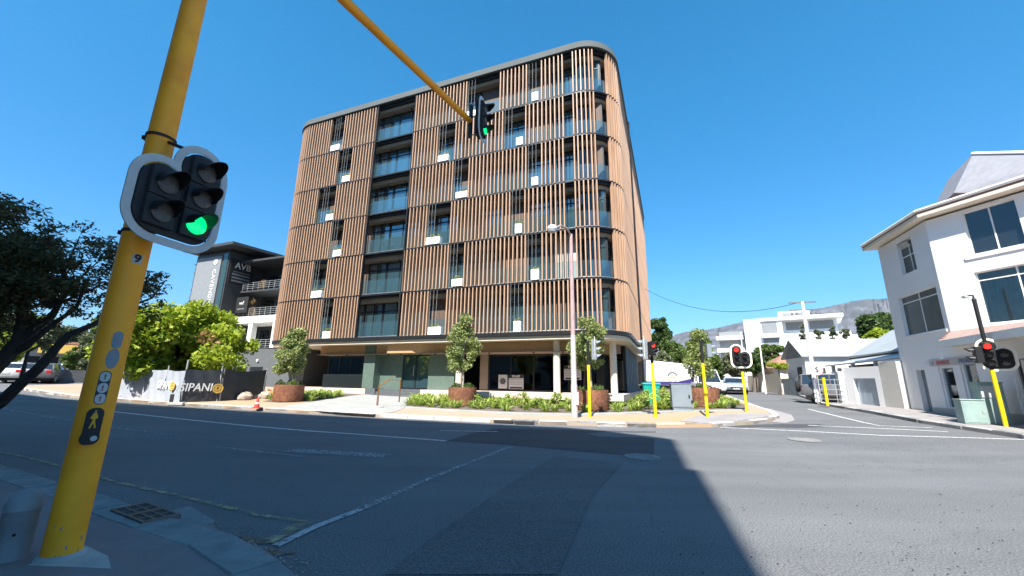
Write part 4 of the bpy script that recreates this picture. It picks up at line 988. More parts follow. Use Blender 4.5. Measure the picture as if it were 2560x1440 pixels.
place_plants(gp([(665,1008),(700,1011),(785,1008),(855,996),(850,990),(740,992),(680,998)]),42,4,av,'leafy green plant in the left bed beside the entrance path')
# taller shrubs in front of the deck
shr=[(1150,14,.5),(1232,3,.45),(1268,3,.55),(1305,4,.62),(1338,4,.4),(1390,5,.62),(1420,4,.4),(1560,6,.45),(1600,6,.5),(1615,6,.7)]
for k,(px,_,s) in enumerate([(1200,0,.55),(1240,0,.5),(1275,0,.6),(1308,0,.7),(1345,0,.5),(1392,0,.75),(1425,0,.45)]):
    a=at(px,1000,20.4); z=h(a.x,a.y)+.12; g=random.Random(60+k)
    T=thing('shrub','small upright yellow-green shrub before the deck edge, '+('nearest the TO LET planter','second from the TO LET planter','third from the TO LET planter','in the middle of the row','third from the street lamp','second from the street lamp','nearest the street lamp')[k],'shrub',(a.x,a.y,z),0,'small shrubs in front of the deck')
    m=MB(Matrix())
    for j in range(4): m.tube([(a.x,a.y,z),(a.x+g.uniform(-.2,.2),a.y+g.uniform(-.15,.15),z+s)],.009,5,r2=.004)
    m.build('stem',K['bark'],T)
    leaves('foliage',T,K['leaf_bed'],[((a.x+g.uniform(-.22,.22),a.y+g.uniform(-.2,.2),z+s*g.uniform(.3,1.05)),(.13,.13,.12),1) for _ in range(9)],230,.055,.6,70+k)
for k,(px,d,s,w_) in enumerate([(1607,21.5,.85,.5),(1665,23.5,.9,.6),(1676,22.4,.7,.35)]):
    a=at(px,1000,d); z=h(a.x,a.y)+.12; g=random.Random(160+k)
    T=thing('shrub',['round green shrub at the right end of the deck','leafy shrub just behind the teal bin','low shrub tucked against the left side of the grey cabinet'][k],'shrub',(a.x,a.y,z))
    m=MB(Matrix()); 
    for j in range(4): m.tube([(a.x,a.y,z),(a.x+g.uniform(-.2,.2),a.y+g.uniform(-.15,.15),z+s*.8)],.012,5,r2=.005)
    m.build('stem',K['bark'],T)
    leaves('foliage',T,K['leaf_bed'],[((a.x+g.uniform(-w_,w_)*.7,a.y+g.uniform(-w_,w_)*.6,z+s*g.uniform(.25,1.0)),(.2,.2,.18),1) for _ in range(14)],700,.06,.6,170+k)
# ---- dark feathery tree on the near left pavement
b=Vector((-11.4,7.6,.1))
T=thing('dark_tree','dark feathery tree in shade leaning over the road behind the yellow foreground pole','tree',b)
tr=MB(Matrix())
def br(pts,r0,r1,seg=8):
    P=[Vector(p) for p in pts]; tr.tube(P,[r0+(r1-r0)*i/(len(P)-1) for i in range(len(P))],seg)
s1=at(-110,1075,13.2)
br([b,b.lerp(s1,.6)+Vector((.1,0,0)),s1,at(0,1008,12.4),at(50,960,12),at(92,925,11.7),at(125,890,11.5),at(140,870,11.4),at(175,835,11.2),at(232,812,11),at(300,775,10.9),at(350,715,10.9)],.13,.03)
s2=at(-120,1030,13.4)
br([b,s2,at(-30,930,13),at(20,885,12.8),at(48,850,12.7),at(58,800,12.6),at(52,730,12.6),at(80,640,12.6)],.21,.05)
br([at(20,885,12.8),at(62,868,12.6),at(90,845,12.4),at(140,805,12.1),at(190,770,11.9),at(220,700,11.8)],.08,.02)
br([at(48,850,12.7),at(95,815,12.5),at(130,790,12.4),at(165,730,12.3),at(150,640,12.3)],.10,.02)
br([at(-30,930,13),at(-60,800,13.4),at(-40,660,13.4)],.12,.03)
br([at(50,960,12),at(70,880,12.4),at(110,855,12.5)],.035,.015)
br([at(232,812,11),at(300,790,11.4),at(370,780,11.6)],.03,.012)
br([at(300,775,10.9),at(380,745,11.2),at(415,700,11.3)],.03,.008)
for px,py,d in [(120,560,12.4),(200,590,12),(30,540,12.8),(260,640,11.6),(90,700,12.4),(180,660,12),(310,690,11),(10,620,13)]:
    br([at(120,770,12.3),at((px+120)/2,(py+770)/2,12.3),at(px,py,d)],.035,.008,6)
tr.build('trunk',K['bark_dark'],T,smooth=True)
g=random.Random(5); cl=[]
def reg(px0,px1,py0,py1,n,s,d0,d1,w_=1):
    for _ in range(n):
        p=at(g.uniform(px0,px1),g.uniform(py0,py1),g.uniform(d0,d1)); q=s*g.uniform(.4,1.35); cl.append((tuple(p),(q,q*g.uniform(.6,1),q*.55),q*q*w_))
reg(-180,70,525,650,34,.42,11.6,14.5); reg(-180,130,600,760,60,.48,11.5,14.5,1.3); reg(-160,90,740,850,26,.4,12,14.2)
reg(60,180,600,740,30,.36,11.5,13.5,.8); reg(120,250,560,640,13,.28,11.3,12.8,.5); reg(150,290,600,730,20,.32,11,12.8,.6)
reg(230,345,620,760,18,.32,10.6,12.2,.7); reg(340,415,680,745,11,.27,10.6,11.6,.8); reg(350,405,745,790,4,.2,10.6,11.4,.6); reg(-60,25,495,560,12,.34,12,13.5,.7)
reg(180,300,735,800,8,.22,11,12.2,.5); reg(110,200,740,800,6,.25,11.5,12.5,.5)
leaves('crown',T,K['leaf_dark'],cl,33000,.056,.36,21,flat=.35)
# ---- bright tree behind the fence
tree('lime_tree','bright yellow-green spreading tree behind the dark site fence','tree',tuple(at(452,985,28.5)),0,at(448,868,28.5),(3.7,3.0,2.1),'leaf_lime',26000,.115,'bark_dark',31,.16,64,.75,limbs=12,shell=.35,asp=.75,zmin=-.75,
  extra=[(tuple(at(px,py,d)),(s,s,s*.7),s*s) for px,py,d,s in [(330,800,27,.8),(360,790,27,.8),(500,775,27.5,.8),(560,800,28,.7),(585,830,28,.55),(590,870,28.5,.5),(330,880,27.5,.9),(345,920,27.5,.8),(400,930,28,.8),(420,780,27,.8),(470,785,27,.8),(540,900,28.5,.6),(470,940,28,.6),(560,850,27.5,.6)]])
leaves('dry_leaves',bpy.data.objects['lime_tree'],K['leaf_dry'],[(tuple(at(px,py,26.0)),(.5,.5,.4),1) for px,py in [(515,845),(530,860)]],110,.11,.8,33)
# ---- trees beyond the junction, each with its own crown
def bgtree(px,py0,py1,wpx,d,m,n,size,label,bark='bark',seed=0,k=34,cr=None,shell=.4,name='tree',pyb=None,tr=.22):
    n=int(n*1.9); size*=.68
    c=at(px,(py0+py1)/2,d); wv=(at(px+wpx/2,py0,d)-at(px-wpx/2,py0,d)).length/2; hv=abs(at(px,py0,d).z-at(px,py1,d).z)/2
    g_=h(c.x,c.y); tree(name,label,'tree',(c.x,c.y,g_),0,tuple(c),(wv*.85,wv*.85,hv*.88),m,n,size,bark,seed,tr,k,(cr or min(wv,hv)*.38),'trees beyond the junction',shell=shell)
bgtree(1648,772,900,62,62,'leaf_deep',5000,.3,'dark wind-bent conifer rising right beside the louvred building',seed=41,k=26,shell=.2,name='pine_tree')
bgtree(1655,872,948,76,50,'leaf_grey',5000,.22,'pale grey-green tree directly behind the white bakery van',seed=42)
bgtree(1683,838,930,62,58,'leaf_mid',5000,.25,'mid green tree between the conifer and the thin potted tree',seed=43)
bgtree(1712,868,950,60,54,'leaf_mid',4500,.22,'green tree crown just left of the push-button signal pole',seed=44)
bgtree(1745,822,935,66,58,'leaf_mid',6000,.26,'tall green tree behind the push-button signal pole',seed=45)
bgtree(1790,880,950,58,56,'leaf_mid',4000,.24,'green tree crown behind the white car at the side street',seed=46)
bgtree(1832,878,945,66,52,'leaf_grey',4200,.22,'thin brownish tree behind the five-lamp signal',seed=47,shell=.3)
bgtree(1880,885,932,66,46,'leaf_deep',4200,.2,'rounded bright green hedge tree beside the five-lamp signal',seed=48,shell=.7)
bgtree(1930,862,915,96,50,'leaf_mid',6000,.2,'broad dark olive tree in front of the white apartments',seed=49,shell=.7)
bgtree(2195,782,858,130,52,'leaf_deep',9000,.24,'large dark green tree beside the white shop building roofline',seed=50,shell=.6,k=60)
bgtree(2200,822,862,110,46,'leaf_lime',4000,.2,'lime green tree over the grey roof beside the shop building',seed=51)
for k,px in enumerate((2010,2048,2080,2112)):
    bgtree(px,812 if k%2 else 806,860,26,70,'leaf_grey',900,.22,['wispy grey tree by the utility pole','slim grey-green tree in front of the apartment block','feathery pale tree, third from the utility pole','feathery pale tree nearest the large dark green tree'][k],seed=52+k,k=12,tr=.1)
bgtree(1945,905,925,90,41,'leaf_lime',1500,.14,'yellow-green shrub behind the cream garden wall',seed=58,k=16,tr=.05)
# far left across the road
for k,(px,py0,py1,wpx,d,m,lb) in enumerate([(30,820,905,110,66,'leaf_lime','sunlit light green tree across the road at far left'),(120,800,880,110,72,'leaf_grey','grey-green tree behind the far left shop signs'),(170,860,955,60,56,'leaf_mid','dark green roadside tree right of the parked white car'),(215,820,930,70,60,'leaf_grey','dry olive tree between the foreground pole and the far shops'),(300,850,940,110,52,'leaf_lime','yellow-green tree behind the grey cloth fence'),(255,790,850,80,80,'leaf_mid','distant green tree seen just behind the foreground pole'),(135,915,950,60,52,'leaf_bed','low light green bush beside the far left roadside wall'),(80,770,850,90,85,'leaf_mid','distant dark tree above the far left shops')]):
    bgtree(px,py0,py1,wpx,d,m,3200,.28 if d>60 else .22,lb,seed=80+k,tr=.14)
for k,(px,py0,py1,wpx,d) in enumerate([(10,760,900,160,95),(180,800,910,140,100),(330,810,910,150,100)]):
    bgtree(px,py0,py1,wpx,d,'leaf_grey',2500,.4,['far hazy tree group crown at the left picture edge','far hazy tree behind the roadside trees on the left','far hazy tree beyond the bright yellow-green tree'][k],seed=95+k)
# ================================================= WHITE PLANTER BOXES IN THE SCREEN GAPS
PB={6:[(24.91,23.99,19.85,.5),(12.31,11.44,19.9,.45),(7.44,7.0,19.86,.64)],5:[(23.27,22.5,16.78,.5),(14.5,13.65,16.79,.48),(8.53,8.06,16.81,.58)],
4:[(24.45,23.75,13.69,.5),(12.9,12.02,13.72,.45),(7.45,7.01,13.79,.56)],3:[(23.28,22.54,10.58,.5),(15.05,13.98,10.61,.5),(8.53,8.09,10.67,.63)],
2:[(24.95,23.95,7.45,.52),(12.88,12.1,7.53,.48),(7.47,6.98,7.54,.64)],1:[(23.33,22.62,4.44,.5),(14.45,13.5,4.45,.5),(8.55,8.1,4.47,.64)]}
stn={6:'sixth',5:'fifth',4:'fourth',3:'third',2:'second',1:'first'}; cln=['left of the tall glazed bay','just right of the tall glazed bay','nearest the rounded corner']
for st,row in PB.items():
    for ci,(u0,u1,z,hh_) in enumerate(row):
        x0,x1=-u0,-u1; yy=YF+.02; zb=zs[st-1]+.12
        t=thing('planter_box','white planter box on the %s louvred storey, %s'%(stn[st],cln[ci]),'planter',FA@Vector(((x0+x1)/2,yy+.2,zb)),R(-21.5),'white planter boxes in the louvre gaps')
        MB(FA).box(x0,x1,yy-.03,yy+.34,zb,zb+hh_).build('box',K['boxwhite'],t,bevel=.012)
        MB(FA).box(x0+.04,x1-.04,yy+.01,yy+.3,zb+hh_,zb+hh_+.012).build('soil',K['soil'],t)
        g=random.Random(st*10+ci)
        if not(st in(6,5,4) and ci==2):
            c=[(tuple(FA@Vector((g.uniform(x0+.08,x1-.08),yy+.15+g.uniform(-.1,.1),zb+hh_+g.uniform(.02,.2)))),(.09,.09,.09),1) for _ in range(12)]
            leaves('plant',t,K['leaf_olive'],c,170,.05,.6,st*7+ci)
# ================================================= LEFT: ANNEX, OFFICE BLOCK, FENCE
def W2(): return MB(FA)
t=thing('annex_building','low dark grey rendered annex with two doors left of the louvred building','building',FA@Vector((-34,28,.4)),R(-21.5))
W2().box(-37.75,-28.0,25,31,.2,4.14).build('wall',K['annex'],t)
W2().box(-37.8,-27.9,24.95,31,4.14,4.2).build('parapet',K['annex'],t)
for x0,x1 in ((-36.4,-34.85),(-34.3,-32.8)):
    f=W2().box(x0,x1,24.93,24.99,.4,2.55).build('door',K['darkmetal'],t)
    W2().box(x0+.25,(x0+x1)/2-.08,24.9,24.925,1.3,2.25).build('pane',K['carglass'],f)
    W2().box((x0+x1)/2+.08,x1-.25,24.9,24.925,1.3,2.25).build('pane',K['carglass'],f)
for x,z in ((-37.1,3.4),(-33.5,3.1),(-35.6,2.95)):
    W2().lathe([(.001,0),(.1,.02),(.12,.1),(.001,.14)],12,Matrix.Translation((x,24.98,z))@Matrix.Rotation(PI/2,4,'X')).build('wall_lamp',K['white'],t,smooth=True)
t=thing('office_block','grey office block with tall slanted lettered panel, dark stair tower and balconies','building',FA@Vector((-50,36,.5)),R(-21.5))
W2().box(-57.4,-51.0,32.1,44,.3,17.2).build('stair_tower',K['cavdark'],t)
W2().box(-57.0,-52.3,31.95,32.1,3,16.75).build('lettered_panel',K['cavgrey'],t)
W2().box(-52.0,-51.2,32.02,32.1,3,17.0).build('glazed_strip',mat('greenglass',(.03,.06,.05),.15,spec=.8),t)
W2().prism([(-58.6,30.9),(-49.0,30.9),(-47.4,42),(-58.6,42)],17.6,17.95).build('tower_roof',K['cavdark'],t)
W2().box(-57.4,-51.0,32.2,41,17.2,17.6).build('clerestory',K['carglass'],t)
for k in range(12): W2().box(-58.0,-57.4,32.2,34,4+k*1.1,4.08+k*1.1).build('sunshade',K['cavgrey'],t)
text('CAVENDISH',.9,FA@face((-53.25,31.93,12.4),(0,0,-1),(1,0,0)),K['white'],'lettering',t,extrude=.02,space=1.1,align='CENTER')
W2().lathe([(.38,0),(.38,.03),(.3,.03),(.3,0)],20,FA.inverted()@(FA@face((-53.25,31.93,16.0),(1,0,0),(0,0,1)))).build('emblem',K['white'],t)
# balcony block behind
W2().box(-50.99,-40,37.2,45,.3,16.1).build('balcony_wall',K['cavdark'],t)
W2().box(-51.6,-39,33.6,45,16.1,16.35).build('balcony_roof',K['cavdark'],t)
for z,mm in ((12.45,'cavdark'),(9.1,'white')):
    th=.22 if mm=='cavdark' else .85
    W2().box(-50.98,-40,34.1,37.1,z-th,z).build('balcony_slab',K[mm],t)
W2().box(-50.9,-40,34.1,37.19,4.2,5.1).build('balcony_slab',K['white'],t)
for x in (-48.1,-43.9): W2().box(x-.35,x+.35,34.15,34.8,5.1,8.25).build('column',K['white'],t)
for z in (12.45,9.1,5.1):
    m=W2()
    for k in range(12): m.box(-50.8+k*.95,-50.76+k*.95,34.2,34.24,z,z+1.05)
    for zz in (.3,.55,.8,1.05): m.box(-50.8,-40.2,34.2,34.23,z+zz-.015,z+zz+.015)
    m.build('railing',K['galv'],t)
    for k in range(5):
        x=-50.2+k*2.1; f=W2().box(x,x+1.6,37.1,37.18,z+.05,z+2.6).build('window_frame',K['galv'] if k%2 else K['darkmetal'],t)
        W2().box(x+.1,x+.75,37.05,37.1,z+.15,z+2.5).build('pane',K['carglass'],f); W2().box(x+.85,x+1.5,37.05,37.1,z+.15,z+2.5).build('pane',K['carglass'],f)
# signs on the return wall of the tower (they face right)
def wallsign(y0,y1,z0,z1,label,body):
    s=thing('wall_sign',label,'sign',FA@Vector((-50.9,(y0+y1)/2,z0)),R(-21.5))
    W2().box(-50.98,-50.9,y0,y1,z0,z1).build('panel',K['inkblack'],s)
    F=lambda y,z:FA@face((-50.89,y,z),(0,1,0),(0,0,1))
    for tx,sz,y,z in body: text(tx,sz,F(y,z),K['white'],'lettering',s,extrude=.01,bold=.01 if sz>.5 else 0)
    return s,F
s,F=wallsign(32.3,35.4,13.2,16.4,'black wall sign with white AVB lettering on the office tower',[('AVB',1.15,33.9,15.6),])
for k in range(3): W2().box(-50.895,-50.87,32.7,35.0,13.5+k*.42,13.7+k*.42).build('text_line',K['cavgrey'],s)
W2().box(-50.895,-50.87,32.8,34.9,14.75,14.85).build('text_line',K['cavgrey'],s)
s=thing('balcony_sign','small black sign with white scrolled mark below the AVB sign','sign',FA@Vector((-50.2,34.0,9.9)),R(-21.5))
W2().box(-51.2,-48.9,33.9,34.0,9.6,11.6).build('panel',K['inkblack'],s)
W2().box(-51.25,-51.15,33.85,34.02,9.6,11.7).build('edge',K['white'],s)
text('vvf',.7,FA@face((-50.0,33.88,10.8),(1,0,0),(0,0,1)),K['white'],'lettering',s,extrude=.01); W2().box(-50.6,-49.4,33.87,33.9,10.0,10.12).build('text_line',K['cavgrey'],s)
c=[(tuple(FA@Vector((-49.0+random.uniform(-.7,.7),34.6,9.2+random.uniform(.2,2.0)))),(.25,.25,.4),1) for _ in range(14)]
s=leaves('balcony_plant',None,K['leaf_dry'],c,500,.16,.2,91); setp(s,'dry grassy plant on the white-edged office balcony','plant')
c=[(tuple(FA@Vector((-47.6+random.uniform(-.5,.5),34.6,12.5+random.uniform(.2,1.2)))),(.25,.25,.3),1) for _ in range(10)]
s=leaves('balcony_plant',None,K['leaf_dry'],c,300,.14,.25,92); setp(s,'dry plant on the upper dark office balcony','plant')
# site fence: posts and cloth panels following the road
fp=[(235,998),(300,1001),(352,1003),(402,1008),(447,1013),(545,1009),(655,1001)]
FPt=[Vector((*G(*p),0)) for p in fp]
t=thing('site_fence','construction site fence of grey cloth and black banners lettered ISIPANI','fence',(FPt[3].x,FPt[3].y,h(FPt[3].x,FPt[3].y)))
def clothpanel(a,b,m,ht=1.52,name='cloth_panel',seed=0,sag=.05):
    g=random.Random(seed); n=14; d=(b-a); nrm=Vector((-d.y,d.x,0)).normalized(); mb=MB(Matrix()); rows=5; V=[]
    for j in range(rows+1):
        for i in range(n+1):
            u=i/n; p=a.lerp(b,u); off=.03*math.sin(u*17+j*1.3+seed)+.02*math.sin(u*41+seed*2)*(1-j/rows)
            z=h(p.x,p.y)+.04+ht*j/rows-(sag*math.sin(PI*u) if j==rows else 0)
            V.append((p.x+nrm.x*off,p.y+nrm.y*off,z))
    F=[(j*(n+1)+i,j*(n+1)+i+1,(j+1)*(n+1)+i+1,(j+1)*(n+1)+i) for j in range(rows) for i in range(n)]
    mb.add(V,F); o=mb.build(name,m,t,normals=False,smooth=60); return o
cp=[clothpanel(FPt[0],FPt[1],K['fencecloth'],seed=1),clothpanel(FPt[1],FPt[2],K['fencecloth'],seed=2),clothpanel(FPt[2],FPt[3],K['fencecloth'],seed=3),clothpanel(FPt[3],FPt[4],K['fencecloth'],seed=4)]
bn=[clothpanel(FPt[4],FPt[5],K['banner'],1.6,'banner',5),clothpanel(FPt[5],FPt[6],K['banner'],1.62,'banner',6,.1)]
for i,p in enumerate(FPt+[FPt[4].lerp(FPt[5],.93)]):
    MB(Matrix()).tube([(p.x,p.y+.05,h(p.x,p.y)),(p.x,p.y+.05,h(p.x,p.y)+(2.05 if i in(4,7) else 1.75))],.035,8).build('post',K['galv'],t)
for p in (FPt[1],FPt[3],FPt[4]):
    MB(Matrix()).cbox((p.x+.1,p.y-.25,h(p.x,p.y)+.08),(.7,.25,.14)).build('foot_block',K['concrete'],t,bevel=.03)
# torn panel, leaning black board by the ISIPANI join
a=FPt[4]; MB(Matrix()).box(a.x-.2,a.x-.05,a.y-.35,a.y-.3,h(a.x,a.y),h(a.x,a.y)+.5).build('leaning_board',K['blackmat'],t)
def bannertext(s_,px0,px1,py,size,a,b,parent,m='white',sh=.12,sx=1.):
    d=(b-a).normalized(); up=Vector((0,0,1)); nn=Vector((0,0,0))
    # position along the panel
    def on(px,py):
        q=ray(px,py); n2=Vector((-d.y,d.x)); k=(a.x*n2.x+a.y*n2.y)/(q[0]*n2.x+q[1]*n2.y); return Vector((q[0]*k,q[1]*k,EYE+q[2]*k))
    c=on((px0+px1)/2,py); w_=(on(px1,py)-on(px0,py)).length
    nf=d.cross(up); c=c+nf*.075
    o=text(s_,size,face(c,d,up),K[m],'lettering',parent,extrude=.004,bold=.006,shear=sh)
    xs=[v.co.x for v in o.data.vertices]; me=o.data
    # scale width to fit
    P=wm(parent); M=P.inverted()@face(c,d,up); Mi=M.inverted()
    L_=[(Mi@v.co) for v in me.vertices]; cur=max(l.x for l in L_)-min(l.x for l in L_); f=w_/cur
    for v,l in zip(me.vertices,L_): v.co=M@Vector((l.x*f,l.y,l.z))
    return c,d,nf,w_
bannertext('ISIPANI',441,530,969,.52,FPt[4],FPt[5],bn[0])
bannertext('SIPANI',397,433,963,.5,FPt[3],FPt[4],cp[3],sh=0)
for px,py,rad,P_,a_,b_ in ((543,971,.23,bn[0],FPt[4],FPt[5]),(436,965,.2,cp[3],FPt[3],FPt[4])):
    d=(b_-a_).normalized(); n2=Vector((-d.y,d.x)); q=ray(px,py); k=(a_.x*n2.x+a_.y*n2.y)/(q[0]*n2.x+q[1]*n2.y); c=Vector((q[0]*k,q[1]*k,EYE+q[2]*k)); nf=d.cross(Vector((0,0,1)))
    M=face(c+nf*.085,d,(0,0,1)); MB(M).lathe([(rad,0),(rad,.008),(rad*.8,.008),(rad*.8,0)],24).build('emblem_ring',K['gold'],P_); MB(M).lathe([(rad*.5,0),(rad*.5,.008),(rad*.32,.008),(rad*.32,0)],20).build('emblem_ring',K['gold'],P_)
# traffic cone, stones, orange bag
x,y=G(640,1028); t=thing('traffic_cone','small red traffic cone at the kerb below the black banner end','cone',(x,y,h(x,y)+.13))
MB().box(-.17,.17,-.17,.17,0,.03).build('base',K['conered'],t); MB().lathe([(.11,.03),(.03,.42),(.025,.43)],16).build('body',K['conered'],t,smooth=True)
MB().lathe([(.086,.17),(.069,.24)],16).build('stripe',K['white'],t)
g=random.Random(9)
for k in range(26):
    px=g.uniform(560,700); py=1006-(px-560)*.06+g.uniform(-8,3); 
    if k%2: px=g.uniform(648,705)
    x,y=G(px,py); s=g.uniform(.12,.34); m=MB(); m.sphere((0,0,s*.45),s,7,5,(g.uniform(.8,1.4),g.uniform(.7,1.1),g.uniform(.55,.9)))
    m.v=[(v[0]*(1+g.uniform(-.14,.14)),v[1]*(1+g.uniform(-.14,.14)),v[2]*(1+g.uniform(-.14,.14))) for v in m.v]
    o=m.build('stone',K['rock']); o.location=(x,y,h(x,y)+.1); o.rotation_euler=(0,0,g.uniform(0,6))
    setp(o,'loose rubble stone heaped between the site fence and the leftmost planter','stone','rubble stones beside the fence')
x,y=G(664,1000); m=MB(Matrix.Translation((x,y,h(x,y)+.3))); m.sphere((0,0,0),.34,12,7,(1.3,.8,.65)); o=m.build('sack',K['orange'],None,smooth=True); setp(o,'orange sack lying on the rubble by the leftmost planter','sack')
# far-left shops and wall across the road
t=thing('shop_row','low far-left shop building with red and yellow signboards across the road','building',(*at(70,930,74).xy,1.3),R(40))
M=frame((*at(20,930,78).xy,1.3),48)
MB(M).box(0,16,0,8,0,4.2).build('wall',K['plaster_grey'],t); MB(M).box(-.3,16.3,-1,8,4.2,4.5).build('roof',K['tile'],t)
MB(M).box(9.5,12.5,-1.2,-1.05,3.2,5.6).build('red_sign',K['orange'],t); MB(M).box(2,8.5,-1.1,-1.0,3.0,4.1).build('yellow_sign',K['gold'],t)
for k in range(4): MB(M).box(1.2+k*3.7,3.8+k*3.7,-.06,-.01,.1,2.6).build('shopfront',K['blackmat'],t)
a=Vector((*G(150,957),0)); b_=Vector((*G(240,957),0)); a2=Vector((*G(60,957),0)); 
M=frame((a.x,a.y,h(a.x,a.y)),math.degrees(math.atan2(b_.x-a.x,b_.y-a.y))); L_=(b_-a).length
o=MB(M).box(-1,L_+9,0,.3,-.2,1.0).build('roadside_wall',K['fencegrey']); setp(o,'long low grey wall across the road at far left','wall')
# ================================================= RIGHT: SHOP BUILDING
P0=(18.6,16.9)
F1=frame((P0[0],P0[1],0),19)        # local x: away along the side street; -y: into street (left); building at -y? see below
# local +y of this frame points to the left of azimuth 16 (the street); the building lies at -y
t=thing('shop_building','white three-storey corner building with shop windows, tiled awning and grey gable roof','building',(21,17,.3),0)
F2=frame((P0[0],P0[1],0),163.5)     # local x: to the right along the sunlit face; +y points into the building
zt=8.9
A1=F1@Vector((4.1,0,0)); C0=Vector((P0[0],P0[1],0)); B1=F2@Vector((9,0,0)); C1=F1@Vector((4.1,-9,0))
def wall_holes(F,x0,x1,z0,z1,holes,th,sgn,name,m,parent):
    """wall panel in a frame with real openings; sgn=+1 wall body to +y, -1 to -y"""
    xs=sorted({x0,x1,*[a for h_ in holes for a in h_[:2]]}); zz=sorted({z0,z1,*[a for h_ in holes for a in h_[2:4]]}); m_=MB(F)
    for i in range(len(xs)-1):
        for j in range(len(zz)-1):
            cx,cz=(xs[i]+xs[i+1])/2,(zz[j]+zz[j+1])/2
            if any(h_[0]<cx<h_[1] and h_[2]<cz<h_[3] for h_ in holes): continue
            y0,y1=(0,th) if sgn>0 else (-th,0); m_.box(xs[i],xs[i+1],y0,y1,zz[j],zz[j+1])
    bm_o=m_.build(name,m,parent)
    # remove inner faces left between the blocks
    bm=bmesh.new(); bm.from_mesh(bm_o.data); bmesh.ops.remove_doubles(bm,verts=bm.verts,dist=1e-4)
    seen={}
    for f in bm.faces: seen.setdefault(tuple(sorted(v.index for v in f.verts)),[]).append(f)
    bmesh.ops.delete(bm,geom=[f for l in seen.values() if len(l)>1 for f in l],context='FACES'); bm.to_mesh(bm_o.data); bm.free()
    return bm_o
def win(F,x0,x1,z0,z1,sgn,parent,mull=(.5,),tz=None,fm='white',gm='carglass',dp=.12,cur=False):
    y=dp*sgn; fr=MB(F); w_=.045
    for x in [x0+w_/2]+[x0+(x1-x0)*m_ for m_ in mull]+[x1-w_/2]: fr.box(x-w_/2,x+w_/2,y-.03,y+.03,z0,z1)
    for z in [z0+w_/2,z1-w_/2]+([tz] if tz else []): fr.box(x0,x1,y-.028,y+.028,z-w_/2,z+w_/2)
    f=fr.build('window',K[fm],parent); MB(F).box(x0,x1,y-.006,y+.006,z0,z1).build('pane',K[gm],f)
    if cur:
        m=MB(F); pts=[(x0+.05+i*.06,y+sgn*(.12+.03*math.sin(i*1.7))) for i in range(int((x1-x0-.1)/.06))]
        m.loft([[(p[0],p[1],z0+.03) for p in pts],[(p[0],p[1],(tz or z1)-.03) for p in pts]],close=False,caps=False); m.build('curtain',K['interior_w'],f,normals=False)
    return f
K['pane_clear']=glass('pane_clear',(.8,.9,.92),1.5,.9)
wall_holes(F1,0,4.1,3.3,zt,[(.28,3.2,4.06,6.0),(1.22,2.4,7.0,8.6)],.35,-1,'side_wall',K['plaster'],t)
K['obscured']=mat('obscured',(.10,.125,.12),.22,c2=(.07,.09,.09),scale=2,spec=.3)
win(F1,.28,3.2,4.06,6.0,-1,t,(.5,),5.65,dp=.14,gm='obscured')
f=win(F1,1.22,2.4,7.0,8.6,-1,t,(.4,),7.85,dp=.14,gm='obscured')
MB(F1@Matrix.Translation((1.95,.0,8.5))@Matrix.Rotation(R(-35),4,'X')).box(-.4,.35,-.01,.02,-.6,0).build('open_sash',K['galv'],f)
wall_holes(F2,0,9,3.3,zt,[(1.2,2.74,6.93,8.78),(1.12,4.6,4.08,6.2)],.35,1,'front_wall',K['plaster'],t)
win(F2,1.2,2.74,6.93,8.78,1,t,(.5,),dp=.16,gm='carglass')
win(F2,1.12,4.6,4.08,6.2,1,t,(.33,.66),5.85,dp=.16,gm='pane_clear',cur=True)
MB(F2).box(1.0,2.9,-.05,.0,6.76,6.9).build('sill',K['plaster'],t); MB(F2).box(.95,4.8,-.05,.0,3.93,4.05).build('sill',K['plaster'],t)
MB(F1).box(.15,3.3,0.0,.05,3.93,4.03).build('sill',K['plaster'],t)
# back volume so that light does not leak
MB(Matrix()).prism([tuple((F1@Vector((4.1,-.35,0))).xy),tuple((F1@Vector((.3,-.35,0))).xy),tuple((F2@Vector((.35,.35,0))).xy),tuple((F2@Vector((9,.35,0))).xy),tuple((F1@Vector((4.1,-12,0))).xy)],8.85,8.9).build('ceiling',K['plaster'],t)
MB(F1).box(4.0,4.1,-12,-.36,3.3,zt).build('rear_wall',K['plaster'],t)
for z in (3.3,6.3): MB(Matrix()).prism([tuple((F1@Vector((4.0,-.36,0))).xy),tuple((F1@Vector((.4,-.36,0))).xy),tuple((F2@Vector((.5,.36,0))).xy),tuple((F2@Vector((9,.36,0))).xy),tuple((F1@Vector((4.0,-12,0))).xy)],z,z+.1).build('floor',K['interior'],t)
# eaves and roof
ov=.46; e0=[F1@Vector((4.6,ov,0)),F1@Vector((0,0,0))+Vector((-.46,-.16,0)),F2@Vector((9,-ov,0)),F2@Vector((9,6,0)),F1@Vector((4.6,-9,0))]
pe=[(p.x,p.y) for p in e0]; cz=[(21.5+(x-21.5)*.45,16.5+(y-16.5)*.45) for x,y in pe]
MB(Matrix()).prism(pe,9.0,9.14).build('soffit',K['plaster_cream'],t)
MB(Matrix()).loft([[(x,y,9.14) for x,y in pe],[(x,y,9.32) for x,y in pe],[(x,y,10.0) for x,y in cz]]).build('tiled_roof',K['tile_old'],t)
def gutter(a,b,z,name='gutter'):
    MB(Matrix()).tube([(a[0],a[1],z),(b[0],b[1],z)],.075,8).build(name,K['plaster'],t)
gutter(pe[0],pe[1],9.3); gutter(pe[1],pe[2],9.3)
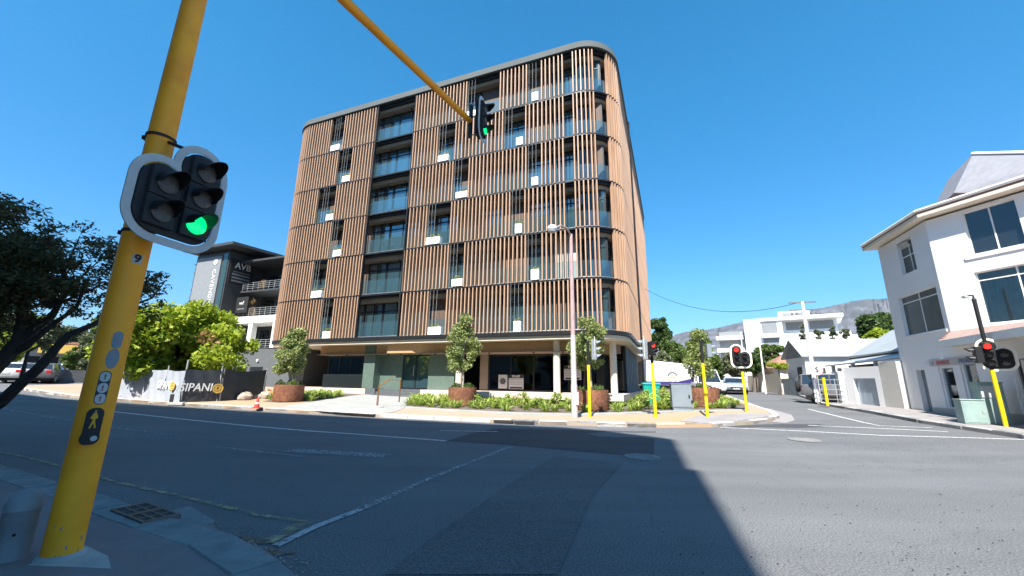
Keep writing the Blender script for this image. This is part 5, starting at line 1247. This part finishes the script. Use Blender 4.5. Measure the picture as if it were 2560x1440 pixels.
# grey gable above
gz=at(2432,384,30)
gp_=[at(2385,482,27.5),at(2432,384,29),at(2720,378,25),at(2720,480,24)]
d_=Vector((.5,.86,0))*3
vs=[tuple(p) for p in gp_]+[tuple(p+d_) for p in gp_]
MB(Matrix()).add(vs,[(0,1,2,3),(7,6,5,4),(0,4,5,1),(1,5,6,2),(2,6,7,3),(3,7,4,0)]).build('gable',K['gablegrey'],t)
MB(Matrix()).tube([gp_[1],gp_[2]],.09,6).build('ridge_cap',K['white'],t)
# ground floor
gx=[(.42,1.09,.77,2.4),(-.86,-.28,.9,2.52),(2.34,2.99,.58,2.4)]
wall_holes(F1,-7,4.1,.1,3.3,[(.4,1.12,.77,2.42),(-.95,-.25,.85,2.52),(2.33,3.0,.5,2.4),(-3.9,-2.75,.6,2.6)],.3,-1,'shop_wall',K['plaster'],t)
MB(F1).box(2.33,3.0,-.25,-.2,.5,2.4).build('shop_door',K['cabgrey'],t)
for a,b in ((.4,1.12),(-.95,-.25),(-3.9,-2.75)):
    f=win(F1,a,b,.77 if a>0 else .85 if a>-2 else .6,2.42 if a>0 else 2.52 if a>-2 else 2.6,-1,t,(),dp=.1,fm='cabgrey',gm='pane_clear' if a>-2 else 'carglass')
    if a>-2:
        hh0=.85
        rg=random.Random(int(a*10)+50)
        for r_ in range(5):
            mm=K['sky_paint'] if (r_==4 and a<0) else (K['interior_w'] if r_ in (0,4) else K['car_blue'])
            MB(F1).box(a+.05+rg.uniform(0,.05),b-.05-rg.uniform(0,.05),-.17,-.15,hh0+.08+r_*.32,hh0+.30+r_*.32).build('poster',mm,f)
for a,b in ((1.12,2.33),(-.25,.4),(-2.75,-.95)): MB(F1).box(a+.12,b-.12,0.0,.05,.12,2.62).build('pilaster',K['plaster'],t)
MB(F1).box(-7,2.2,0,.06,.1,.72).build('plinth',K['plaster_grey'],t)
sg=MB(F1).box(-2.1,1.75,0.0,.06,2.52,2.80).build('fascia_sign',K['gwhite'],t)
SF=lambda x,z: F1@face((x,.065,z),(-1,0,0),(0,0,1))
text('RE/MAX',.24,SF(.82,2.655),K['remaxred'],'lettering',sg,bold=.01); text('PREMIER',.24,SF(-.62,2.655),K['remaxblue'],'lettering',sg,bold=.006)
MB(SF(1.5,2.66)).prism([(-.05,.02),(0,.09),(.05,.02),(.02,-.06),(-.02,-.06)],0,.01).build('balloon_mark',K['inkgrey'],sg)
# tiled awning over the shopfront
aw=[F2@Vector((-.45,-.05,0)),F2@Vector((9,-.05,0)),F1@Vector((-7.2,.9,0)),F1@Vector((-.25,.75,0))]
aw=[F2@Vector((.02,-.02,0)),F2@Vector((9,-.02,0)),F1@Vector((-8.5,1.0,0)),F1@Vector((-.1,.55,0))]
z0,z1=3.38,3.92
MB(Matrix()).add([(*aw[0].xy,z1),(*aw[1].xy,z1),(*aw[2].xy,z0+.12),(*aw[3].xy,z0+.12),(*aw[0].xy,z0),(*aw[1].xy,z0),(*aw[2].xy,z0),(*aw[3].xy,z0)],[(0,1,2,3),(7,6,5,4),(0,3,7,4),(3,2,6,7),(2,1,5,6),(1,0,4,5)]).build('awning',K['awning'],t)
for k in range(1,5):
    q=k/5; a=aw[0].lerp(aw[3],q); b=aw[1].lerp(aw[2],q); z=z1+(z0+.12-z1)*q+.02
    MB(Matrix()).tube([(a.x,a.y,z),(b.x,b.y,z)],.022,5).build('tile_course',K['tile'],t)
n_=Vector((aw[2]-aw[3]).xy).normalized(); 
MB(frame((*aw[3].xy,0),math.degrees(math.atan2(n_.x,n_.y)))).box(-.04,9,-.05,.03,3.22,3.5).build('awning_fascia',K['white'],t)
n_=Vector((aw[3]-aw[0]).xy).normalized(); MB(frame((*aw[0].xy,0),math.degrees(math.atan2(n_.x,n_.y)))).box(0,(aw[3]-aw[0]).length,-.05,.0,3.3,3.5).build('awning_end',K['white'],t)
MB(Matrix()).prism([tuple(p.xy) for p in (aw[0],aw[1],aw[2],aw[3])],3.24,3.3).build('awning_soffit',K['plaster_cream'],t)
# walls beside it
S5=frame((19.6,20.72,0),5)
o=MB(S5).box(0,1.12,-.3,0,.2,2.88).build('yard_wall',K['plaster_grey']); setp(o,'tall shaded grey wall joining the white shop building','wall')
t=thing('gate_wall','white wall with grey double doors beside the shaded wall','wall',(*(S5@Vector((2.5,0,0))).xy,.4))
wall_holes(S5,1.14,3.9,.2,2.68,[(1.5,3.1,.2,2.05)],.35,-1,'wall',K['plaster'],t)
MB(S5).box(1.5,2.29,-.2,-.14,.48,2.05).build('door',K['car_blue'],t); MB(S5).box(2.31,3.1,-.2,-.14,.48,2.05).build('door',K['car_blue'],t)
# house with grey metal roofs
t=thing('house','single-storey house with pale grey metal roofs and verandah behind the street wall','building',(26,31,.7))
HF=frame((23.5,32.5,0),106)
def roofpoly(M,pts,th,m,name): 
    V=[Vector(p) for p in pts]; MB(M).add([tuple(p) for p in V]+[(p.x,p.y,p.z-th) for p in V],[tuple(range(len(V))),tuple(range(len(V),2*len(V)))[::-1]]+[(i,(i+1)%len(V),len(V)+(i+1)%len(V),len(V)+i) for i in range(len(V))]).build(name,m,t)
roofpoly(HF,[(-.3,-.3,3.95),(14,-.3,3.95),(14,2.0,5.45),(-.3,2.0,5.45)],.09,K['roofmetal'],'roof')
roofpoly(HF,[(-.3,4.3,3.95),(-.3,2.0,5.45),(14,2.0,5.45),(14,4.3,3.95)],.09,K['roofmetal'],'roof')
MB(HF).add([(0,0,3.9),(0,4,3.9),(0,2,5.3),(.2,0,3.9),(.2,4,3.9),(.2,2,5.3)],[(0,1,2),(5,4,3),(0,3,4,1),(1,4,5,2),(2,5,3,0)]).build('gable',K['gablegrey'],t)
MB(HF).box(0,14,0,4,.6,3.88).build('wall',K['plaster'],t)
for x in (.4,2.1): 
    f=MB(HF).box(x,x+.9,-.06,0,1.6,3.0).build('window',K['darkwood'],t)
for y in (.8,): MB(HF).box(-.06,0,y,y+.8,1.5,3.1).build('window',K['darkwood'],t)
VF=frame((21,22.5,0),16)
wl=MB(VF).box(-1.5,8.2,-5.5,-1.6,.4,3.1).build('wall',K['darkwood'],t)
roofpoly(VF,[(-2,.05,3.18),(7.6,.05,3.1),(7.6,-1.8,3.55),(-2,-1.8,3.65)],.1,K['roofmetal'],'verandah_roof')
MB(VF).tube([(-2,.08,3.14),(7.6,.08,3.06)],.08,8).build('verandah_gutter',K['plaster'],t)
roofpoly(VF,[(-2,-1.6,3.85),(8.0,-1.6,3.7),(8,-4.5,5.6),(-2,-4.5,6.2)],.1,K['roofmetal'],'roof')
MB(VF).box(-2,8,-1.75,-1.62,3.5,3.75).build('fascia',K['darkwood'],t)
for x in (6.9,4.2,1.6): MB(VF).box(x-.09,x+.09,-.2,-.02,.5,3.05).build('verandah_post',K['plaster'],t)
for x,w_ in ((5.3,1.0),(2.4,1.1)): MB(VF).box(x,x+w_,-1.6,-1.55,1.2,2.7).build('window',K['blackmat'],t)
# fence and walls along the side street
def swall(p0,p1,top,label,m,name='boundary_wall',th=.25,d=None,z0=-.2):
    a=Vector((*G(*p0),0)); b=Vector((*G(*p1),0)); M=frame((a.x,a.y,0),math.degrees(math.atan2(b.x-a.x,b.y-a.y))); L_=(b-a).length
    o=MB(M).box(0,L_,-th,0,h(a.x,a.y)+z0,top).build(name,K[m]); return setp(o,label,'wall'),M,L_
swall((2108,1013),(2090,1009),2.45,'white gate pillar left of the driveway gate by the grey car','plaster')
swall((2012,993),(1996,990),2.35,'white wall pier left of the utility pole','plaster')
o,M,L_=swall((1995,990),(1960,986),2.2,'dark slatted driveway gate panel beside the cream wall','cabgrey','slatted_fence',.06)
swall((1957,986),(1908,979),2.65,'cream garden wall behind the slim lamp pole on the right pavement','plaster_cream')
swall((1905,980),(1872,976),2.6,'pinkish wall section behind the five-lamp signal pole','plaster_cream')
swall((1868,974),(1850,970),2.3,'far pale wall at the end of the side street walls','plaster_grey')
swall((1845,968),(1822,966),2.6,'distant low wall closing the side street','plaster_grey')
t=thing('driveway_gate','open metal bar gate in front of the grey off-road car','gate',(*G(2115,1012),.5))
a=Vector((*G(2125,1015),0)); M=frame((a.x,a.y,h(a.x,a.y)+.05),-40); m=MB(M)
for k in range(4): m.box(k*.5,k*.5+.03,0,.03,0,1.5)
for k in range(6): m.box(0,1.53,0,.03,k*.28,k*.28+.03)
m.build('bars',K['galv'],t)
# utility pole with crossarms, wires
x,y=G(2045,1010); zt_=6.9; g0=h(x,y)+.1
t=thing('utility_pole','tall white painted utility pole with crossarms and insulators on the right pavement','utility pole',(x,y,g0))
MB(Matrix()).tube([(x,y,g0),(x,y,zt_)],.13,14,r2=.085).build('pole',K['plaster'],t,smooth=True)
M=frame((x,y,0),110)
for z in (6.85,6.35): MB(M).box(-.75,.75,-.05,.05,z-.04,z+.04).build('crossarm',K['inkgrey'],t)
for k in (-.65,-.4,.4,.65): MB(M).lathe([(.03,0),(.06,.04),(.05,.13),(.001,.15)],8,Matrix.Translation((k,0,6.05))).build('insulator',K['inkgrey'],t)
for k in (-1,1): MB(M).tube([(0,0,5.8),(k*.5,0,6.32)],.018,5).build('brace',K['inkgrey'],t)
# dollar sign board
p=at(2042,925,30.9); t=thing('round_sign','round white sign with black S and vertical bar beside the utility pole','sign',(p.x+.1,p.y,g0))
Ms=face(p,Vector((p.y,-p.x,0)),(0,0,1))
MB(Ms).lathe([(.3,-.01),(.3,.01),(.001,.01)],28).build('disc',K['white'],t); MB(Ms).lathe([(.32,-.012),(.32,.014),(.28,.014),(.28,-.012)],28).build('rim',mat('signrim',(.6,.25,.28),.5),t)
text('S',.42,Ms@Matrix.Translation((0,0,.014)),K['inkblack'],'lettering',t,extrude=.002,bold=.008); MB(Ms).box(-.013,.013,-.22,.22,.011,.016).build('bar',K['inkblack'],t)
MB(Matrix()).tube([(p.x,p.y+.04,g0),(p.x,p.y+.04,p.z+.3)],.03,8).build('post',K['galv'],t)
x,y=G(2070,1019); o=MB(Matrix()).tube([(x,y,h(x,y)+.1),(x,y,2.05)],.075,12).build('bollard_post',K['yellow'],None,smooth=True); setp(o,'yellow marker post on the right pavement beside the grey off-road car','post')
# slim poles along the side street
def slim(px,py,pxt,pyt,label):
    x,y=G(px,py); d=math.hypot(x,y); zt_=at(pxt,pyt,d).z; t=thing('lamp_pole',label,'street lamp',(x,y,h(x,y)),0,'slim lamp poles up the side street')
    MB(Matrix()).tube([(x,y,h(x,y)),(x,y,zt_)],.08,10,r2=.05).build('pole',K['plaster'],t)
    MB(Matrix()).tube([(x,y,zt_),(x-.1,y-.1,zt_+.4)],.05,8,r2=.02).build('finial',K['galv'],t)
slim(1915,985,1897,815,'slim white pole before the cream garden wall'); slim(1803,968,1790,885,'slim distant pole at the top of the side street')
x,y=G(1860,972); d=math.hypot(x,y); 
slim(1868,975,1851,830,'slim white pole rising behind the five-lamp signal')
# overhead wire from the building to the utility pole
m=MB(Matrix()); A=FA@Vector((XR+.1,YF+30,11.2)); B=Vector((*G(2045,1010),6.9)); A=at(1612,722,38); pts=[A.lerp(B,k/16)-Vector((0,0,1.3*(1-((k-8)/8)**2))) for k in range(17)]
o=m.tube(pts,.018,5).build('overhead_wire',K['black']); setp(o,'thin black overhead wire sagging from the louvred building to the utility pole','cable')
# white apartments on the rise
M=frame((55.4,95.0,0),126); t=thing('white_apartments','large white flat-roofed apartment block far behind the grey-roofed house','building',(62,92,1.3))
wh=K['plaster']
MB(M).box(0,7.6,0,14,1,16.9).build('wall',wh,t); MB(M).box(7.61,19.5,1.5,14,1,13.3).build('wall',wh,t); MB(M).box(3.4,18.6,-.4,12,16.2,16.9).build('roof',wh,t)
MB(M).box(7.62,17.5,2.4,12,13.3,16.19).build('penthouse_wall',wh,t); MB(M).box(7.0,13.0,3,11,16.91,18.6).build('roof_house',wh,t); MB(M).box(19.51,22,3,13,1,12.6).build('wall',wh,t)
for x0,x1,z0,z1 in ((1.0,2.2,12.9,14.6),(1.2,2.4,9.2,10.8),(3.6,6.6,13.5,15.9),(3.6,6.6,9.8,12.2),(8.2,11.5,14.1,15.9),(12.6,16.9,14.1,15.9),(8.6,10.4,8.8,10.8),(13,14.2,8.6,10.4),(7.8,12.2,17.3,18.2)):
    yy=-.02 if x1<7.6 else (1.46 if z1<13.3 else 2.36); yy=2.94 if z0>17 else yy
    f=MB(M).box(x0,x1,yy-.06,yy,z0,z1).build('window',K['cavgrey'] if (x1-x0)>2.4 else K['gwhite'],t)
for z in (12.3,8.4): MB(M).box(3.4,6.9,-.9,-.07,z,z+1.0).build('balcony',K['gwhite'],t)
MB(M).box(-6,-.01,3,12,1,14.6).build('side_wing',K['cavgrey'],t)
for z in (6.5,9.5,12.5): MB(M).box(-6.5,-.6,1.5,3,z,z+.9).build('balcony',K['white'],t)
# small buildings up the street
t=thing('thatched_cottage','cream cottage with brown tiled gable roof behind the garden wall','building',(*at(1960,900,46).xy,1))
M=frame((*at(1935,930,46).xy,0),100); MB(M).box(0,5,0,4,.8,3.2).build('wall',K['plaster_cream'],t)
MB(M).add([(-.4,-.4,3.2),(5.4,-.4,3.2),(5.4,4.4,3.2),(-.4,4.4,3.2),(1.8,2,4.6),(4.2,2,4.6)],[(0,1,5,4),(1,2,5),(2,3,4,5),(3,0,4),(3,2,1,0)]).build('roof',K['tile_old'],t)
t=thing('street_end_house','pale house with pitched brown roof at the head of the side street','building',(*at(1800,930,85).xy,1.3))
M=frame((*at(1790,930,88).xy,0),115); MB(M).box(0,6,0,5,1,5.2).build('wall',K['plaster_cream'],t)
MB(M).add([(-.3,-.3,5.2),(6.3,-.3,5.2),(6.3,5.3,5.2),(-.3,5.3,5.2),(2,2.5,7.2),(4,2.5,7.2)],[(0,1,5,4),(1,2,5),(2,3,4,5),(3,0,4),(3,2,1,0)]).build('roof',K['tile_old'],t)
# ================================================= VEHICLES
def car(name,label,cat,loc,rz,body,L_=4.4,Wd=1.78,H=1.46,kind='sedan',group=None,belt=.92,ground=.2):
    """x forward; loft of cross-sections"""
    t=thing(name,label,cat,loc,rz,group); w=Wd/2
    if kind=='sedan': prof=[(-L_/2,.62,.86),(-L_/2+.08,.5,.98),(-L_/2+.8,.3,1.0),(-.9,.25,1.0),(.3,.25,.98),(.85,.25,.96),(L_/2-.45,.28,.84),(L_/2-.1,.34,.72),(L_/2,.42,.6)]; cab=[(-L_/2+.75,1.0),(-.95,H-.04),(-.3,H),(.25,H-.03),(1.1,.97)]
    elif kind=='hatch': prof=[(-L_/2,.5,.95),(-L_/2+.06,.42,1.02),(-L_/2+.6,.28,1.02),(-.5,.25,1.0),(.3,.25,.98),(.85,.25,.97),(L_/2-.4,.28,.86),(L_/2-.08,.34,.74),(L_/2,.42,.62)]; cab=[(-L_/2+.12,1.02),(-L_/2+.5,H-.05),(-.3,H),(.3,H-.03),(1.1,.98)]
    else: prof=[(-L_/2,.48,1.05),(-L_/2+.06,.42,1.12),(-L_/2+.6,.4,1.12),(-.5,.38,1.1),(.3,.38,1.08),(.85,.38,1.07),(L_/2-.3,.4,1.02),(L_/2-.06,.45,.95),(L_/2,.5,.85)]; cab=[(-L_/2+.03,1.1),(-L_/2+.12,H-.04),(-.3,H),(.35,H-.03),(.95,1.08)]
    rings=[]
    for i,(x,zb,zt_) in enumerate(prof):
        k=.86 if i in (0,len(prof)-1) else (.95 if i in (1,len(prof)-2) else 1)
        ww=w*k; rings.append([(x,-ww*.9,zb),(x,-ww,zb+.12),(x,-ww,zb*.4+zt_*.6),(x,-ww*.95,zt_-.03),(x,-ww*.6,zt_+.015),(x,ww*.6,zt_+.015),(x,ww*.95,zt_-.03),(x,ww,zb*.4+zt_*.6),(x,ww,zb+.12),(x,ww*.9,zb)])
    MB().loft(rings).build('body',K[body],t,smooth=50)
    # cabin: glass volume below, roof skin on top
    def cring(x,z,top): 
        f=(z-1.0)/(H-1.0); return [(x,-w*.93,.97),(x,-w*(.93-.17*max(0,f)),z),(x,w*(.93-.17*max(0,f)),z),(x,w*.93,.97)]
    MB().loft([cring(x,z,0) for x,z in cab]).build('windows',K['carglass'],t)
    tops=[c for c in cab if c[1]>H-.2]
    rr_=[]
    xs0=[(tops[0][0]-.05,tops[0][1]-.03)]+tops+[(tops[-1][0]+.08,tops[-1][1]-.05)]
    for x,z in xs0: hw=w*.775; rr_.append([(x,-hw,z-.03),(x,-hw*.94,z+.025),(x,hw*.94,z+.025),(x,hw,z-.03)])
    rf=MB().loft(rr_).build('roof',K[body],t,smooth=50)
    for s in (-1,1):
        pm=MB()
        for x,z in (cab[0],cab[-1]):
            tp=tops[0] if x<0 else tops[-1]; pm.tube([(x,s*w*.93,.99),(tp[0],s*w*.77,tp[1]-.01)],.045,6)
        pm.tube([(-.35,s*w*.94,.99),(-.35,s*w*.775,H-.01)],.045,6); pm.build('pillars',K[body],t)
        MB().box(.55,.75,s*w*.98-.02,s*w*.98+s*.16,1.0,1.12).build('mirror',K[body],t,bevel=.02)
        for x in (-L_/2+.82,L_/2-.82):
            rad=.32 if kind!='suv' else .36; Mw=Matrix.Translation((x,s*(w-.09),rad))@Matrix.Rotation(PI/2,4,'X')
            wl=MB(wm(t)@Mw).lathe([(.001,-.1),(rad*.9,-.1),(rad,-.07),(rad,.07),(rad*.9,.1),(.001,.1)],22).build('wheel',K['tyre'],t,smooth=True)
            MB(wm(t)@Mw).lathe([(.001,-.115*s*-1*-1),(rad*.62,-.112*s),(rad*.64,-.09*s)],18).build('rim',K['rim'],wl)
        zf=.66 if kind!='suv' else .85
        MB().box(L_/2-.16,L_/2-.02,s*w*.5,s*w*.86,zf-.06,zf+.08).build('headlight',K['lightcar'],t,bevel=.03)
        MB().box(-L_/2-.01,-L_/2+.08,s*w*.58,s*w*.86,.74,.94).build('tail_light',K['tail'],t,bevel=.02)
    MB().box(L_/2-.05,L_/2+.01,-.45,.45,.42,.56).build('grille',K['black'],t)
    MB().box(L_/2-.02,L_/2+.015,-.26,.26,.36,.46).build('number_plate',K['gwhite'],t)
    MB().box(-L_/2-.02,-L_/2+.01,-.26,.26,.62,.73).build('number_plate',K['gwhite'],t)
    MB().box(-L_/2+.3,L_/2-.3,-w*.86,w*.86,.16,.4).build('underbody',K['black'],t)
    return t
def hz(p): return h(p[0],p[1])
p=G(1838,984); car('car','pale blue-silver saloon car driving down the side street towards the junction','car',(p[0],p[1],hz(p)+.02),R(-90-27+2),'car_blue',H=1.42)
p=G(42,958); car('car','white hatchback seen from behind on the far left road','car',(p[0]-1.0,p[1]+.6,hz(p)+.02),R(125),'car_white',kind='hatch',L_=4.1)
p=G(70,958.5); car('car','dark grey car partly hidden beside the white hatchback','car',(p[0]-.3,p[1]+1.2,hz(p)+.02),R(125),'car_grey',kind='hatch',L_=4.1)
a=at(2095,1000,32.5); s=car('off_road_car','boxy silver-grey off-road car parked in the driveway behind the metal gate','car',(a.x,a.y,h(a.x,a.y)+.05),R(-30),'car_grey',L_=3.7,Wd=1.62,H=1.72,kind='suv')
MB().lathe([(.33,-.09),(.36,0),(.33,.09),(.001,.09)],20,Matrix.Translation((-1.95,0,.95))@Matrix.Rotation(PI/2,4,'Y')).build('spare_wheel',K['tyre'],s)
# bakery van parked behind the corner, nose to the right
a=at(1690,962,40); b=at(1636,962,36.5)
VM=Vector((a.x,a.y,h(a.x,a.y)))
v=thing('delivery_van','white box van with navy stripe and round bakery emblem parked behind the corner','van',VM,R(-21.5+16))
MB().loft([[(-3.1,-.95,.75),(-3.1,.95,.75),(-3.1,.98,2.7),(-3.1,-.98,2.7)],[(-2.9,-1.02,.72),(-2.9,1.02,.72),(-2.9,1.02,2.9),(-2.9,-1.02,2.9)],[(1.0,-1.02,.72),(1.0,1.02,.72),(1.0,1.02,2.55),(1.0,-1.02,2.55)],[(1.25,-.98,.74),(1.25,.98,.74),(1.25,.95,2.35),(1.25,-.95,2.35)]]).build('cargo_box',K['car_white'],v,bevel=.05)
MB().loft([[(1.3,-.95,.6),(1.3,.95,.6),(1.3,.9,2.05),(1.3,-.9,2.05)],[(2.1,-.95,.6),(2.1,.95,.6),(2.1,.85,2.0),(2.1,-.85,2.0)],[(2.9,-.94,.6),(2.9,.94,.6),(2.9,.9,1.2),(2.9,-.9,1.2)],[(3.5,-.88,.55),(3.5,.88,.55),(3.5,.85,1.0),(3.5,-.85,1.0)]]).build('cab',K['car_white'],v,bevel=.03)
MB().box(1.6,2.3,-.955,-.94,1.2,1.85).build('window',K['carglass'],v); MB().add([(2.15,-.8,1.95),(2.15,.8,1.95),(2.92,.85,1.24),(2.92,-.85,1.24)],[(0,1,2,3)]).build('windscreen',K['carglass'],v,normals=False)
MB().prism([(-3.0,.74),(1.2,.74),(1.2,1.35),(-.2,1.02),(-3.0,1.0)],0,.015,Matrix.Translation((0,-1.025,0))@Matrix.Rotation(PI/2,4,'X')).build('navy_stripe',K['navy'],v)
MB().prism([(-3.0,1.0),(-.2,1.04),(-.2,1.1),(-3.0,1.09)],0,.012,Matrix.Translation((0,-1.025,0))@Matrix.Rotation(PI/2,4,'X')).build('gold_stripe',K['gold'],v)
Me=wm(v)@face((-.55,-1.035,1.45),(1,0,0),(0,0,1))
MB(Me).lathe([(.44,0),(.44,.012),(.32,.012),(.32,0)],28,a0=R(10),a1=R(170)).build('emblem_ring',K['inkgrey'],v)
MB(Me).lathe([(.44,0),(.44,.012),(.36,.012),(.36,0)],28,a0=R(185),a1=R(355)).build('emblem_ring',K['gold'],v); MB(Me).prism([(-.25,-.02),(0,.06),(.25,-.02),(.2,-.14),(0,-.08),(-.2,-.14)],0,.012).build('emblem_loaf',K['gold'],v)
for x in (-2.05,2.45):
    for s_ in (-1,1):
        Mw=Matrix.Translation((x,s_*.88,.36))@Matrix.Rotation(PI/2,4,'X'); wl=MB(wm(v)@Mw).lathe([(.001,-.12),(.33,-.12),(.36,-.08),(.36,.08),(.33,.12),(.001,.12)],22).build('wheel',K['tyre'],v,smooth=True)
        MB(wm(v)@Mw).lathe([(.001,.13*s_),(.22,.128*s_),(.23,.1*s_)],18).build('rim',K['rim'],wl)
        MB(wm(v)@Matrix.Translation((x,s_*1.0,.36))@Matrix.Rotation(PI/2,4,'X')).lathe([(.44,0),(.44,.05),(.38,.05)],20).build('wheel_arch',K['black'],v)
MB().box(-3.0,3.3,-.85,.85,.35,.7).build('chassis',K['blackmat'],v)
p=at(1768,970,38); p.z=h(p.x,p.y); car('white_van','white panel van nose-on behind the planter at the side street kerb','van',(p.x,p.y,p.z),R(-102),'car_white',L_=4.6,Wd=1.85,H=2.1,kind='suv')
# ================================================= MOUNTAINS
ridge=[(1560,905),(1620,880),(1660,850),(1690,836),(1720,828),(1760,825),(1800,818),(1850,806),(1900,800),(1950,795),(2000,788),(2030,775),(2060,769),(2090,762),(2130,753),(2170,748),(2200,747),(2225,747),(2260,748),(2330,735),(2420,728),(2500,735),(2600,760),(2750,800)]
m=MB(Matrix()); rows=14; N=0; g=np.random.default_rng(3); sub=[]
for i in range(len(ridge)-1):
    for k in range(6): q=k/6; sub.append((ridge[i][0]*(1-q)+ridge[i+1][0]*q,ridge[i][1]*(1-q)+ridge[i+1][1]*q))
cols=len(sub); V=[]
for i,(px,py) in enumerate(sub):
    jag=g.normal()*.5
    T_=at(px,py+jag,4200)
    for j in range(rows+1):
        q=j/rows; d=1-.42*q; zz=T_.z*(1-q)**1.25-8*q
        rid=math.sin(i*.55+2.2*math.sin(j*.7))*.5+math.sin(i*.23+j*.3)*.5
        d2=d*(1+.006*rid*math.sin(PI*min(1,q*1.2))); V.append((T_.x*d2,T_.y*d2,zz*(1+.02*g.normal()*(0<j<rows))))
m.add(V,[(i*(rows+1)+j,(i+1)*(rows+1)+j,(i+1)*(rows+1)+j+1,i*(rows+1)+j+1) for i in range(cols-1) for j in range(rows)])
K['mountain']=mat('mountain',(.095,.092,.10),1,c2=(.045,.052,.055),scale=.006,amt=.7,detail=12,bump=0,c3=(.125,.125,.14),scale3=.008)
o=m.build('mountain',K['mountain'],None,normals=False,smooth=60); struct(o)
# ================================================= BUILDING BEHIND THE CAMERA (casts the shadow on the road)
HB=26.0; off=HB/math.tan(SUN_EL)
ox,oy=off*math.sin(SUN_AZ),off*math.cos(SUN_AZ)
sh=[(-31.1,25.1),(-22,20.65),(-11,17.85),(-5.6,16.7),(-1.,15.6),(2.0,14.9),(3.1,14.2),(4.4,12.8),(4.75,12.25)]
rp_=[(x-ox,y-oy) for x,y in sh]; e=rp_[-1]; far=(e[0]-math.sin(SUN_AZ)*30,e[1]-math.cos(SUN_AZ)*30)
poly=rp_+[far,(-70,-40),(-75,10)]
poly[0]=(-44.0,8.6)
t=thing('street_block','tall plain rendered building across the near pavement that shades the road','building',(-25,-18,0))
H2=22.; o2_=H2/math.tan(SUN_EL); c2_=(3.56-o2_*math.sin(SUN_AZ),8.1-o2_*math.cos(SUN_AZ)); MB(Matrix()).prism([c2_,(c2_[0]-math.sin(SUN_AZ)*26,c2_[1]-math.cos(SUN_AZ)*26),(c2_[0]-math.sin(SUN_AZ)*26-5,c2_[1]-math.cos(SUN_AZ)*26),(c2_[0]-5,c2_[1]+1.2)],0,H2).build('side_wing',mat('wingwall',(.33,.32,.3),.9),t)
MB(Matrix()).prism(poly,0,HB).build('wall',mat('blockwall',(.35,.34,.32),.9),t)
a,b=Vector(rp_[1]),Vector(rp_[5]); L_=(b-a).length; M=frame((a.x,a.y,0),math.degrees(math.atan2((b-a).x,(b-a).y)))
for s_ in range(7):
    wn=MB(M)
    for k in range(int(L_/3.2)):
        MB(M).box(1+k*3.2,2.8+k*3.2,.0,.05,1.2+s_*3.5,3+s_*3.5).build('window',K['carglass'],t)
# ================================================= AIR
hz_=MB(Matrix()).box(-4800,4800,-400,4900,-1.2,690)
hm=bpy.data.materials.new('air'); hm.use_nodes=True; n=hm.node_tree; n.nodes.remove(n.nodes['Principled BSDF'])
pv=n.nodes.new('ShaderNodeVolumePrincipled'); pv.inputs['Color'].default_value=(.6,.8,1,1); pv.inputs['Density'].default_value=.000025; pv.inputs['Anisotropy'].default_value=.2
n.links.new(pv.outputs[0],n.nodes['Material Output'].inputs['Volume'])
o=hz_.build('haze',hm); setp(o,'thin blue air between the junction and the distant mountain','haze',kind='stuff')

# loose grit and leaf litter on the sunlit road
g=random.Random(77); m=MB(Matrix())
for k in range(220):
    px=g.uniform(1650,2560); py=g.uniform(1110,1440)**1.0
    if px<1690+(py-1100)*.5 and g.random()<.8: continue
    x,y=G(px,py); s_=g.uniform(.004,.014); a=g.uniform(0,6.28); M=Matrix.Translation((x,y,h(x,y)+.004))@Matrix.Rotation(a,4,'Z')
    m.add([M@Vector(p) for p in ((-s_,-s_*.4,0),(s_,-s_*.3,.004),(s_*.8,s_*.4,.006),(-s_*.7,s_*.4,.003),(0,0,.012))],[(0,1,4),(1,2,4),(2,3,4),(3,0,4)])
o=m.build('grit',K['grit'],None,normals=False); setp(o,'loose grit and leaf litter scattered over the sunlit road','litter',kind='stuff')
# dry leaves and rust-brown silt gathered along the near kerb
g=random.Random(78); m=MB(Matrix())
for k in range(520):
    i=g.randrange(3,11); u=g.random(); a=Vector(nk[i]); b=Vector(nk[i+1]); p=a.lerp(b,u); d=(b-a).normalized(); n_=Vector((-d.y,d.x))
    p=p+n_*abs(g.gauss(.0,.10))+n_*.02; s_=g.uniform(.004,.02)
    if i in (8,9) and g.random()<.5: p=p+n_*g.uniform(0,.12)
    M=Matrix.Translation((p.x,p.y,.006))@Matrix.Rotation(g.uniform(0,6.28),4,'Z')
    m.add([M@Vector(q) for q in ((-s_,-s_*.5,0),(s_,-s_*.3,.004),(s_*.8,s_*.5,.006),(-s_*.7,s_*.4,.003),(0,0,.01))],[(0,1,4),(1,2,4),(2,3,4),(3,0,4)])
o=m.build('leaf_litter',K['rock'],None,normals=False); setp(o,'dry leaf litter and silt gathered along the near kerb','litter',kind='stuff')
def blot(name,px,py,rx,ry,m_,seed,z=.0085):
    g=random.Random(seed); x,y=G(px,py); pts=[]
    for k in range(22):
        a=2*PI*k/22; r_=1+g.uniform(-.28,.28); pts.append((x+rx*r_*math.cos(a)*.95-ry*.25*math.sin(a),y+ry*r_*math.sin(a)))
    return struct(drape(name,pts,z,m_,step=0 if math.hypot(x,y)<12 else 1.5))
K['silt']=paintmat('silt',(.16,.095,.06),.45,22)
blot('silt_patch',596,1356,.34,.12,K['silt'],1); blot('silt_patch',655,1385,.26,.1,K['silt'],2)
